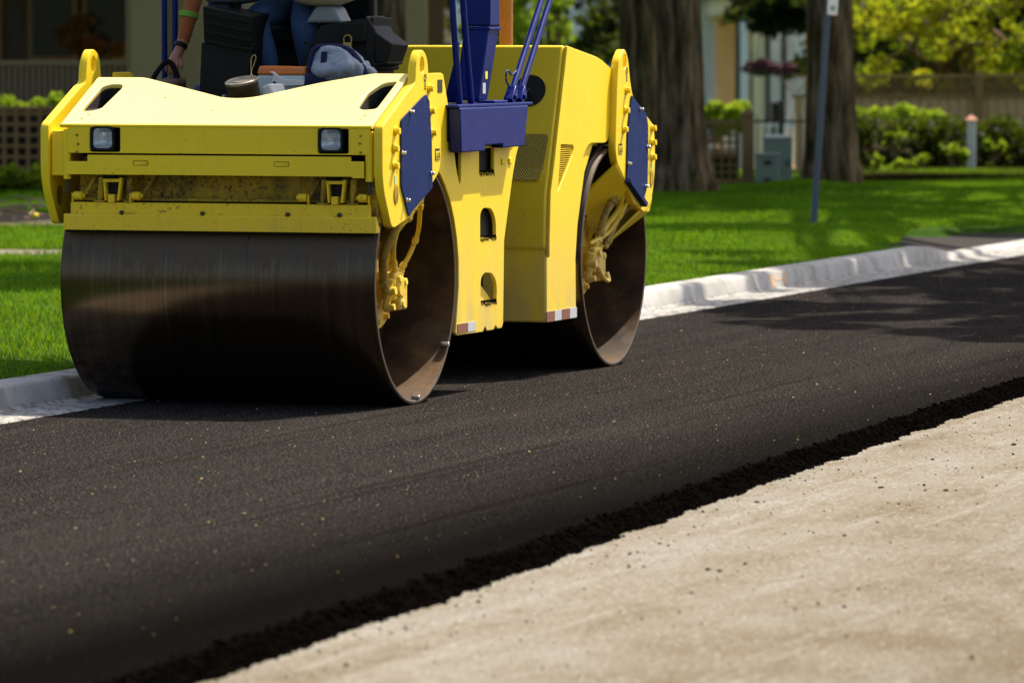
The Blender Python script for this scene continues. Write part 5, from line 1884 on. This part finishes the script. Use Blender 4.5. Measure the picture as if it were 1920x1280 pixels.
# ---- rear body
body = [(2.42, 1.780), (2.18, 1.12), (2.125, 1.00), (2.100, 0.705), (2.118, 0.682), (2.122, 0.300), (2.655, 0.300), (2.645, 0.62), (2.68, 0.80), (2.80, 1.08), (2.95, 1.228), (3.20, 1.252), (3.262, 1.30), (3.262, 1.636), (2.99, 1.712)]
q = B().prism(body, 'x', -1.66, -0.010)
rb_ = par("rear_body", q, 'yellow', bevel=0.016, seg=3)
side_o = [(2.425, 1.776), (2.99, 1.710), (3.258, 1.634), (3.165, 1.275), (3.145, 1.250), (3.09, 1.240), (2.84, 1.244), (2.77, 1.225), (2.676, 1.150), (2.112, 0.650), (2.112, 0.72), (2.135, 1.0), (2.188, 1.125)]
vent = rounded([(2.31, 1.247), (2.52, 1.240), (2.535, 1.225), (2.510, 1.185), (2.258, 0.995)], [0.008, 0.01, 0.01, 0.02, 0.01])
spn = sheet("side_panel", rounded(side_o, [0.01, 0.1, 0.03, 0.03, 0.02, 0.03, 0.05, 0.05, 0.03, 0, 0, 0, 0]), [vent], 0.020, M['yellow'], FX(0.0015), RR, edge=0.004)
q = B()
z = 1.235
while z > 1.01:
    v0 = 2.262 + (z - 0.995) * 0.2
    v1 = 2.262 + min((z - 0.995) * 1.33, 0.262)
    if v1 - v0 > 0.02:
        q.hexa([(-0.008, v0, z - 0.004), (0.006, v0, z), (0.006, v1, z), (-0.008, v1, z - 0.004), (-0.008, v0, z), (0.006, v0, z + 0.004), (0.006, v1, z + 0.004), (-0.008, v1, z)])
    z -= 0.0115
par("louvres", q, 'yellow', spn, bevel=0, smooth=False, kind='stuff')
sheet("vent_back", vent, [], 0.002, M['void'], FX(-0.0085), spn, edge=0.0003)
# front wall: slanted upper part carries the round opening and the perforated grille
fw = Vector((0, 0.24, 0.66)).normalized()
FWm = Matrix(((1, 0, 0, 0), (0, fw.y, -fw.z, 2.18), (0, fw.z, fw.y, 1.12), (0, 0, 0, 1)))


def onwall(z):
    return (z - 1.12) / fw.z


o = sheet("round_opening", circ(-0.172, onwall(1.535), 0.090, 40), [], 0.006, M['void'], FWm @ Matrix.Translation((0, 0, 0.0015)), rb_, edge=0.001)
q = B()
Pc = FWm @ Vector((-0.20, onwall(1.50), 0.012))
q.lathe([(0.0, 0.0), (0.03, -0.004), (0.05, 0.004), (0.052, 0.014), (0.044, 0.014)], Pc, 'y', 20)
q.box(Pc.x + 0.02, Pc.x + 0.05, Pc.y - 0.02, Pc.y + 0.01, Pc.z - 0.04, Pc.z - 0.01)
par("filler_cap", q, 'black', o, bevel=0.002)
gm = rrect(-0.175, -0.040, onwall(1.148), onwall(1.305), 0.022)
gm = rounded([(-0.42, onwall(1.305)), (-0.036, onwall(1.305)), (-0.046, onwall(1.128)), (-0.42, onwall(1.128))], 0.022)
o = sheet("perforated_grille", gm, [], 0.004, M['perf'], FWm @ Matrix.Translation((0, 0, 0.001)), rb_, edge=0.0008)
fw2 = Vector((0, 0.055, 0.12)).normalized()
q = B().hexa([(-0.42, 2.1395, 1.060), (-0.062, 2.1395, 1.060), (-0.046, 2.1765, 1.126), (-0.42, 2.1765, 1.126), (-0.42, 2.148, 1.060), (-0.062, 2.148, 1.060), (-0.046, 2.185, 1.126), (-0.42, 2.185, 1.126)])
par("grille_foot", q, M['perf'], rb_, bevel=0)
decal(rb_, 0, 0.001, 0, 0.001, -5, 'decal_black') if False else None
ds = decal(rb_, 2.122, 2.652, 0.302, 0.358, -0.0088, 'decal_white', "reflective_strip")
for a_ in (2.122, 2.122 + 0.265):
    sheet("reflective_block", [(a_, 0.302), (a_ + 0.14, 0.302), (a_ + 0.14, 0.358), (a_, 0.358)], [], 0.0016, M['reflect_red'], FX(-0.0070), ds, edge=0.0003)
q = B().prism([(3.264, 1.625), (3.93, 1.375), (3.93, 1.16), (3.264, 1.255)], 'x', -1.70, -0.02)
par("rear_hood", q, 'yellow_worn', bevel=0.006)
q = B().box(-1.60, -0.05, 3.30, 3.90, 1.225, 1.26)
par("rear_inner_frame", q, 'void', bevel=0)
q = B().box(-1.62, -0.30, 3.85, 3.93, 0.95, 1.16)
par("rear_scraper_bar", q, 'yellow_worn', bevel=0.004)
q = B()
q.tube([(-0.665, 3.40, 1.50), (-0.665, 3.40, 2.30)], 0.038, 20)
ex = par("exhaust_pipe", q, 'rust', bevel=0)
# black wheel arch edge behind the side panel
q = B()
pts = [(0.645 * math.cos(t), 0.645 * math.sin(t)) for t in [R(a) for a in range(88, 186, 7)]]
q.tube([(-0.018, 3.3 + a, 0.61 + b_) for a, b_ in pts if 0.61 + b_ > 0.62], 0.014, 8)
par("arch_edge", q, 'rubber', bevel=0)

# ---- consoles, pod, levers, seat
q = B()
q.hexa([(-1.33, 0.42, 1.49), (-1.07, 0.42, 1.49), (-1.07, 0.80, 1.49), (-1.33, 0.80, 1.49), (-1.33, 0.46, 1.80), (-1.05, 0.46, 1.80), (-1.07, 0.80, 1.80), (-1.36, 0.80, 1.80)])
cl = par("left_console", q, 'console', bevel=0.01)
q = B()
q.hexa([(-1.310, 0.45, 1.80), (-1.055, 0.45, 1.775), (-1.07, 0.75, 1.80), (-1.40, 0.75, 1.80), (-1.305, 0.42, 1.985), (-1.035, 0.42, 1.930), (-1.06, 0.74, 1.95), (-1.36, 0.74, 2.0)])
hd = par("console_head", q, 'console', cl, bevel=0.008)
for k in range(4):
    z0 = 1.955 - k * 0.048
    q = B().bar((-1.298, 0.424 + k * 0.006, z0), (-1.045, 0.424 + k * 0.006, z0 - 0.048), 0.022, 0.012, (0, 1, 0))
    par("console_rib", q, 'console', cl, bevel=0.003)
q = B()
wp = [(-1.22 + 0.15 * math.cos(t), 0.66 + 0.10 * math.sin(t), 2.035 + 0.03 * math.sin(t)) for t in [2 * math.pi * k / 28 for k in range(29)]]
q.tube(wp, 0.013, 8, cap=False)
q.cyl((-1.22, 0.66, 1.96), (-1.22, 0.66, 2.03), 0.03, 0.04, 12)
for a in (0.4, 2.5, 4.5):
    q.bar((-1.22, 0.66, 2.03), (-1.22 + 0.15 * math.cos(a), 0.66 + 0.1 * math.sin(a), 2.035 + .03 * math.sin(a)), 0.02, 0.01)
par("steering_wheel", q, 'black', bevel=0)
q = B()
q.hexa([(-0.86, 0.55, 1.60), (-0.42, 0.55, 1.66), (-0.42, 0.95, 1.66), (-0.86, 0.95, 1.60), (-0.735, 0.60, 1.885), (-0.44, 0.60, 1.93), (-0.44, 0.9, 1.93), (-0.74, 0.9, 1.88)])
rc = par("right_console", q, 'console', bevel=0.012)
q = B().box(-0.80, -0.45, 0.6, 0.9, 1.49, 1.66)
par("console_foot", q, 'console', rc, bevel=0.004)
q = B()
q.hexa([(-0.47, 0.56, 1.66), (-0.365, 0.60, 1.69), (-0.365, 0.85, 1.69), (-0.47, 0.85, 1.66), (-0.47, 0.56, 1.94), (-0.425, 0.58, 1.865), (-0.425, 0.85, 1.865), (-0.47, 0.85, 1.94)])
q.hexa([(-0.425, 0.57, 1.70), (-0.372, 0.60, 1.69), (-0.372, 0.85, 1.69), (-0.425, 0.85, 1.70), (-0.425, 0.57, 1.855), (-0.335, 0.60, 1.79), (-0.335, 0.85, 1.79), (-0.425, 0.85, 1.855)])
par("console_side", q, 'black', rc, bevel=0.008)
q = B().box(-0.605, -0.46, 0.535, 0.552, 1.80, 1.90)
par("console_lid", q, 'console', rc, bevel=0.006)
q = B().box(-0.575, -0.53, 0.515, 0.533, 1.765, 1.80)
q.tube(smoothpath([(-0.572, 0.524, 1.80), (-0.572, 0.524, 1.825), (-0.552, 0.524, 1.838), (-0.533, 0.524, 1.825), (-0.533, 0.524, 1.80)], 5), 0.004, 8)
par("padlock", q, 'brass', rc, bevel=0.003)
for k in range(2):
    q = B().bar((-0.80 + 0.015 * k, 0.548, 1.80 - 0.05 * k), (-0.635, 0.548, 1.775 - 0.05 * k), 0.016, 0.008, (0, 1, 0))
    par("console_rib", q, 'black', rc, bevel=0.002)
# cream instrument pod on its pedestal
q = B()
q.prism([(-0.86, 1.90), (-0.66, 1.90), (-0.705, 1.985), (-0.80, 1.985)], 'y', 0.72, 0.90)
pd = par("pod_pedestal", q, 'grey_plastic', bevel=0.015)
q = B()
q.lathe([(0.0, 0.0), (0.09, 0.005), (0.17, 0.035), (0.215, 0.09), (0.20, 0.14), (0.0, 0.16)], (-0.79, 0.81, 1.985), 'z', 40)
par("instrument_pod", q, 'cream_plastic', bevel=0)
# seat
q = B().box(-1.20, -0.72, 1.00, 1.40, 1.78, 1.90)
st = par("seat", q, 'black', bevel=0.03)
q = B().box(-1.20, -0.72, 1.36, 1.46, 1.88, 2.40)
par("backrest", q, 'black', st, bevel=0.03)
q = B().box(-1.22, -0.62, 1.10, 1.42, 1.49, 1.78)
par("seat_column", q, 'black', st, bevel=0.004)
# grab handle and bin at the far left of the deck
q = B().tube(smoothpath([(-1.66, 0.55, 1.50), (-1.655, 0.62, 1.62), (-1.60, 0.68, 1.70), (-1.54, 0.66, 1.62), (-1.50, 0.60, 1.52)], 5), 0.014, 8)
par("hand_lever", q, 'rubber', bevel=0)
q = B().hexa([(-1.63, 0.55, 1.49), (-1.50, 0.55, 1.49), (-1.50, 0.70, 1.49), (-1.63, 0.70, 1.49), (-1.63, 0.55, 1.60), (-1.50, 0.55, 1.60), (-1.50, 0.70, 1.62), (-1.63, 0.70, 1.62)])
par("lever_housing", q, 'leather', bevel=0.02)


# ================================================================= THINGS CARRIED ON THE DECK
def item(name, u, v, z, label, cat, **kw):
    return empty(name, W(u, v, z), roadrot, label, cat, **kw)


# round tin with wire loop
t = item("round_tin", -0.905, 0.0, 1.4905, "round weathered tin with a wire loop on its lid, on the roller deck", "tin")
tilt = Matrix.Rotation(R(14), 4, 'X') @ Matrix.Rotation(R(-5), 4, 'Y')
b = B().lathe([(0.0, 0.0), (0.078, 0.0), (0.082, 0.01), (0.082, 0.118)], (0, 0, 0), 'z', 40)
o = b.build("can", M['tin_dark'], t)
b = B().lathe([(0.083, 0.112), (0.087, 0.118), (0.087, 0.126), (0.080, 0.130), (0.074, 0.124), (0.055, 0.124), (0.050, 0.130), (0.0, 0.133)], (0, 0, 0), 'z', 40)
o2 = b.build("lid", M['tin'], t)
pw = smoothpath([(-0.03, -0.02, 0.135), (0.01, -0.03, 0.137), (0.02, 0.0, 0.14), (0.035, 0.01, 0.19), (0.05, 0.01, 0.235), (0.038, 0.01, 0.248), (0.025, 0.01, 0.225), (0.028, 0.0, 0.17), (0.04, -0.02, 0.137), (-0.01, 0.02, 0.137)], 7)
b = B().tube(pw, 0.0022, 6)
b.build("wire_loop", M['wire'], t)
for o_ in (o, o2):
    o_.data.transform(tilt)
# crumpled white pack beside the tin
t = B()
t.hexa([(-0.05, -0.05, 0), (0.055, -0.05, 0.0), (0.075, 0.05, 0.0), (-0.05, 0.05, 0), (-0.045, -0.045, 0.085), (0.0, -0.045, 0.11), (0.05, 0.04, 0.105), (-0.045, 0.045, 0.10)])
o = t.build("paper_pack", M['white_plastic'], None, bevel=0.012, label="small off-white paper pack wedged beside the round tin", cat="pack")
o.location = W(-0.79, 0.07, 1.4905)
o.rotation_euler = (0, 0, roadrot)
t = B()
t.prism([(0, 0), (0.03, 0), (0.028, 0.05)], 'y', 0, 0.06)
o = t.build("paper_scrap", M['white_plastic'], None, bevel=0.004, label="pale scrap sticking up left of the round tin", cat="scrap")
o.location = W(-1.02, -0.10, 1.4905)
o.rotation_euler = (0, 0, roadrot)
# cooler
t = item("lunch_cooler", -0.815, 0.36, 1.4905, "pale blue lunch cooler with an orange lid and white handle", "cooler")
b = B().hexa([(-0.125, -0.09, 0), (0.125, -0.09, 0), (0.125, 0.09, 0), (-0.125, 0.09, 0), (-0.132, -0.098, 0.145), (0.132, -0.098, 0.145), (0.132, 0.098, 0.145), (-0.132, 0.098, 0.145)])
b.build("body", M['cooler_blue'], t, bevel=0.012)
b = B().hexa([(-0.135, -0.10, 0.146), (0.135, -0.10, 0.146), (0.135, 0.10, 0.146), (-0.135, 0.10, 0.146), (-0.125, -0.09, 0.192), (0.125, -0.09, 0.187), (0.125, 0.09, 0.187), (-0.125, 0.09, 0.192)])
b.build("lid", M['cooler_orange'], t, bevel=0.010)
b = B()
b.prism(rounded([(-0.06, 0.075), (-0.035, 0.15), (-0.06, 0.16), (-0.045, 0.165), (0.02, 0.125), (0.13, 0.12), (0.13, 0.095), (0.0, 0.09)], 0.008), 'y', -0.115, -0.099)
b.build("handle", M['white_plastic'], t, bevel=0.004)
bolt(t, (-0.03, -0.115, 0.105), (0, -1, 0), 0.006, 0.004, 'black', "rivet")
# work bag with plastic sheeting
t = item("work_bag", -0.50, 0.34, 1.4905, "navy and black work bag stuffed with crumpled white plastic", "bag")
random.seed(3)
b = B()
b.hexa([(-0.19, -0.10, 0), (0.17, -0.10, 0), (0.17, 0.10, 0), (-0.19, 0.10, 0), (-0.185, -0.10, 0.16), (0.15, -0.10, 0.06), (0.15, 0.10, 0.10), (-0.185, 0.10, 0.20)])
b.build("bag_body", M['navy'], t, bevel=0.02)
b = B()
bmesh.ops.create_icosphere(b.bm, subdivisions=5, radius=1, matrix=Matrix.Translation((-0.01, -0.01, 0.17)) @ Matrix.Rotation(R(18), 4, 'Y') @ Matrix.Diagonal((0.165, 0.09, 0.105, 1)))
for v_ in b.bm.verts:
    p = v_.co * 9
    v_.co += v_.normal * (0.034 * mnoise.noise(Vector((p.x, p.y * 2, p.z * 1.6))) + 0.022 * abs(mnoise.noise(p * 1.8)) + 0.010 * abs(mnoise.noise(p * 4.0)))
b.build("plastic_sheeting", M['white_bag'], t)
b = B().tube(smoothpath([(-0.17, -0.07, 0.17), (-0.15, -0.04, 0.275), (-0.05, -0.02, 0.29), (0.04, -0.03, 0.27), (0.12, -0.05, 0.18), (0.16, -0.08, 0.10)], 6), 0.014, 8)
b.build("piping", M['navy'], t)
b = B().bar((-0.085, -0.112, 0.08), (-0.075, -0.095, 0.265), 0.032, 0.008, (0, 1, 0))
b.build("strap", M['navy'], t, bevel=0.002)


# ================================================================= OPERATOR
def skinned(name, joints, edges, mat_of, parent, mats, root=0, sub=2):
    me = bpy.data.meshes.new(name)
    me.from_pydata([j[0] for j in joints], edges, [])
    o = bpy.data.objects.new(name, me)
    C.objects.link(o)
    sk = o.modifiers.new("skin", 'SKIN')
    me.skin_vertices or None
    if not me.skin_vertices:
        me.attributes.new("tmp", 'FLOAT', 'POINT')
        bpy.context.view_layer.objects.active = o
    lay = me.skin_vertices[0].data
    for i, j in enumerate(joints):
        r_ = j[1]
        lay[i].radius = (r_, r_) if not isinstance(r_, tuple) else r_
        lay[i].use_root = (i == root)
    sk.use_smooth_shade = True
    ss = o.modifiers.new("sub", 'SUBSURF')
    ss.levels = sub
    ss.render_levels = sub
    dg = bpy.context.evaluated_depsgraph_get()
    m2 = bpy.data.meshes.new_from_object(o.evaluated_get(dg))
    bpy.data.objects.remove(o)
    m2.materials.clear()
    for m_ in mats:
        m2.materials.append(M[m_])
    segs = [(Vector(joints[a][0]), Vector(joints[b_][0]), mat_of(a, b_)) for a, b_ in edges]
    for p in m2.polygons:
        p.use_smooth = True
        c_ = p.center
        best, bi = 9, 0
        for a, b_, mi in segs:
            d_ = b_ - a
            t_ = max(0, min(1, (c_ - a).dot(d_) / max(d_.length_squared, 1e-9)))
            q_ = (c_ - a - d_ * t_).length
            if q_ < best:
                best, bi = q_, mi
        p.material_index = bi
    m2.name = name
    o = bpy.data.objects.new(name, m2)
    link(o, parent)
    return o


PB = Vector((-1.02, 1.12, 1.49))
per = item("person", PB.x, PB.y, PB.z, "seated roller operator in blue jeans, lime vest and orange sleeves, one hand low", "person")
J = []
E_ = []
names = {}


def jt(n, p, r_, to=None):
    names[n] = len(J)
    J.append((Vector(p) - PB, r_))
    if to:
        E_.append((names[to], names[n]))


jt('pelvis', (-1.00, 1.14, 2.00), (0.15, 0.12))
jt('belly', (-1.04, 1.12, 2.17), (0.145, 0.11), 'pelvis')
jt('chest', (-1.10, 1.07, 2.34), (0.16, 0.115), 'belly')
jt('neck', (-1.13, 1.03, 2.48), 0.055, 'chest')
jt('jaw', (-1.135, 1.00, 2.56), (0.070, 0.075), 'neck')
jt('head', (-1.135, 1.00, 2.66), (0.075, 0.092), 'jaw')
jt('crown', (-1.135, 1.01, 2.735), (0.05, 0.06), 'head')
jt('rhip', (-1.06, 1.04, 1.985), 0.095, 'pelvis')
jt('rthigh', (-1.10, 0.88, 1.965), 0.088, 'rhip')
jt('rknee', (-1.135, 0.72, 1.925), 0.072, 'rthigh')
jt('rcalf', (-1.09, 0.705, 1.80), 0.068, 'rknee')
jt('rshin', (-1.055, 0.70, 1.70), 0.062, 'rcalf')
jt('rankle', (-1.035, 0.70, 1.60), 0.042, 'rshin')
jt('lhip', (-0.95, 1.04, 1.98), 0.095, 'pelvis')
jt('lthigh', (-0.92, 0.90, 1.94), 0.088, 'lhip')
jt('lknee', (-0.885, 0.76, 1.885), 0.072, 'lthigh')
jt('lcalf', (-0.875, 0.80, 1.76), 0.066, 'lknee')
jt('lshin', (-0.870, 0.84, 1.66), 0.058, 'lcalf')
jt('lankle', (-0.868, 0.86, 1.58), 0.042, 'lshin')
jt('rsh', (-1.29, 1.03, 2.34), 0.065, 'chest')
jt('relb', (-1.515, 0.88, 2.08), 0.048, 'rsh')
jt('rfore', (-1.545, 0.84, 1.94), 0.046, 'relb')
jt('rcuff', (-1.565, 0.80, 1.80), 0.036, 'rfore')
jt('rwrist', (-1.575, 0.77, 1.755), 0.026, 'rcuff')
jt('rpalm', (-1.585, 0.74, 1.715), (0.034, 0.022), 'rwrist')
jt('lsh', (-0.93, 1.06, 2.35), 0.065, 'chest')
jt('lelb', (-0.93, 0.84, 2.14), 0.046, 'lsh')
jt('lcuff', (-1.10, 0.72, 2.075), 0.036, 'lelb')
jt('lwrist', (-1.15, 0.70, 2.07), 0.026, 'lcuff')
jt('lpalm', (-1.20, 0.685, 2.072), (0.034, 0.022), 'lwrist')
nb = len(J)
# fingers: right hand closes round the lever, left hand lies on the wheel
for h_, base, dirs in (('r', Vector((-1.585, 0.735, 1.71)), (Vector((0, -0.045, -0.028)), Vector((0.0, -0.006, -0.040)), Vector((0.0, 0.030, -0.008)))),
                       ('l', Vector((-1.205, 0.68, 2.075)), (Vector((-0.048, -0.01, 0.006)), Vector((-0.030, -0.012, -0.028)), Vector((0.004, 0.004, -0.028))))):
    side = Vector((1, 0, 0)) if h_ == 'r' else Vector((0, 1, 0))
    for k, (off, ln) in enumerate(((-0.030, 0.86), (-0.010, 1.0), (0.010, 1.05), (0.030, 0.95))):
        p0 = base + side * off
        pr = h_ + 'palm'
        q0 = p0
        for s_i, d_ in enumerate(dirs):
            q0 = q0 + d_ * ln
            nm = f'{h_}f{k}{s_i}'
            jt(nm, q0, 0.0095 - 0.0008 * s_i, pr)
            pr = nm
    pr = h_ + 'palm'
    q0 = base
    for s_i, d_ in enumerate(((side * 0.040 + dirs[0] * 0.3), (side * 0.012 + dirs[0] * 0.6), (dirs[1] * 0.55))):
        q0 = q0 + d_
        nm = f'{h_}t{s_i}'
        jt(nm, q0, 0.0115 - 0.001 * s_i, pr)
        pr = nm
inv = {v: k for k, v in names.items()}


def mat_of(a, b_):
    n_ = inv[b_]
    if n_ in ('rhip', 'rthigh', 'rknee', 'rcalf', 'rshin', 'rankle', 'lhip', 'lthigh', 'lknee', 'lcalf', 'lshin', 'lankle'):
        return 0
    if n_ in ('belly', 'chest', 'rsh', 'lsh'):
        return 2
    if n_ in ('relb', 'lelb'):
        return 2
    if n_ in ('rfore', 'rcuff', 'lcuff'):
        return 3
    return 1


body_ = skinned("body", J, E_, mat_of, per, ['jeans', 'skin', 'shirt', 'orange_cloth'], 0)
# boots
for s_, ank, toe in (('r', Vector((-1.035, 0.70, 1.60)), Vector((-1.02, 0.50, 1.525))), ('l', Vector((-0.868, 0.86, 1.58)), Vector((-0.85, 0.66, 1.525)))):
    a = ank - PB
    t_ = toe - PB
    skinned("boot", [(a + Vector((0, 0, 0.03)), 0.048), (Vector((a.x, a.y + 0.02, 0.05)), (0.045, 0.042)), (Vector((a.x, (a.y + t_.y) / 2, 0.042)), (0.046, 0.038)), (Vector((t_.x, t_.y, 0.034)), (0.042, 0.030))],
            [(0, 1), (1, 2), (2, 3)], lambda x, y: 0, per, ['leather'], 1)
# vest, wristband, sleeve band
b = B()
for s_ in (1,):
    prof = [((-1.00, 1.13, 2.03), 0.175, 0.150), ((-1.04, 1.115, 2.17), 0.172, 0.140), ((-1.10, 1.07, 2.33), 0.188, 0.142), ((-1.125, 1.05, 2.44), 0.12, 0.10)]
    rings = []
    for c_, ra, rb2 in prof:
        rings.append([b.bm.verts.new(Vector(c_) - PB + Vector((ra * math.cos(t), rb2 * math.sin(t), 0))) for t in [2 * math.pi * k / 32 for k in range(32)]])
    for A_, B_ in zip(rings, rings[1:]):
        for k in range(32):
            b.bm.faces.new([A_[k], A_[(k + 1) % 32], B_[(k + 1) % 32], B_[k]])
b.build("vest", M['vest'], per)
b = B().cyl(Vector((-1.568, 0.785, 1.792)) - PB, Vector((-1.573, 0.775, 1.772)) - PB, 0.036, 0.036, 16)
b.build("wristband", M['black'], per, bevel=0.003)
b = B().cyl(Vector((-1.545, 0.842, 1.955)) - PB, Vector((-1.549, 0.835, 1.925)) - PB, 0.052, 0.050, 18)
b.build("sleeve_band", M['vest'], per, bevel=0.003)
# head details
hc = Vector((-1.135, 1.00, 2.645)) - PB
b = B()
for s_ in (1, -1):
    b.ball(hc + Vector((0.034 * s_, -0.082, 0.012)), 0.013, 2)
b.build("eye", M['decal_white'], per)
b = B()
for s_ in (1, -1):
    b.ball(hc + Vector((0.034 * s_, -0.0935, 0.012)), 0.006, 1)
b.build("pupil", M['hair'], per)
b = B().ball(hc + Vector((0, -0.102, -0.02)), (0.014, 0.020, 0.026), 2)
for s_ in (1, -1):
    b.ball(hc + Vector((0.078 * s_, 0.0, -0.005)), (0.010, 0.020, 0.032), 2)
b.build("nose_and_ears", M['skin'], per)
b = B().ball(hc + Vector((0, -0.088, -0.062)), (0.024, 0.010, 0.007), 2)
b.build("mouth", plain("lips", (0.38, 0.12, 0.08), 0.5), per)
b = B()
b.lathe([(0.098, 0.0), (0.104, 0.012), (0.102, 0.05), (0.08, 0.10), (0.04, 0.125), (0.0, 0.13)], hc + Vector((0, 0.005, 0.035)), 'z', 32)
b.prism([(-0.06, -0.10), (0.06, -0.10), (0.035, -0.145), (-0.035, -0.145)], 'z', hc.z + 0.035, hc.z + 0.043)
b.build("hard_hat", M['white_plastic'], per)
b = B().lathe([(0.090, -0.06), (0.094, 0.0), (0.094, 0.035)], hc + Vector((0, 0.012, 0)), 'z', 24)
for v_ in [x for x in b.bm.verts if x.co.y < hc.y - 0.01]:
    v_.co.z = max(v_.co.z, hc.z + 0.034)
b.build("hair", M['hair'], per)
print("objects", len(bpy.data.objects), "tris", sum(len(o.data.polygons) for o in bpy.data.objects if o.type == 'MESH'))
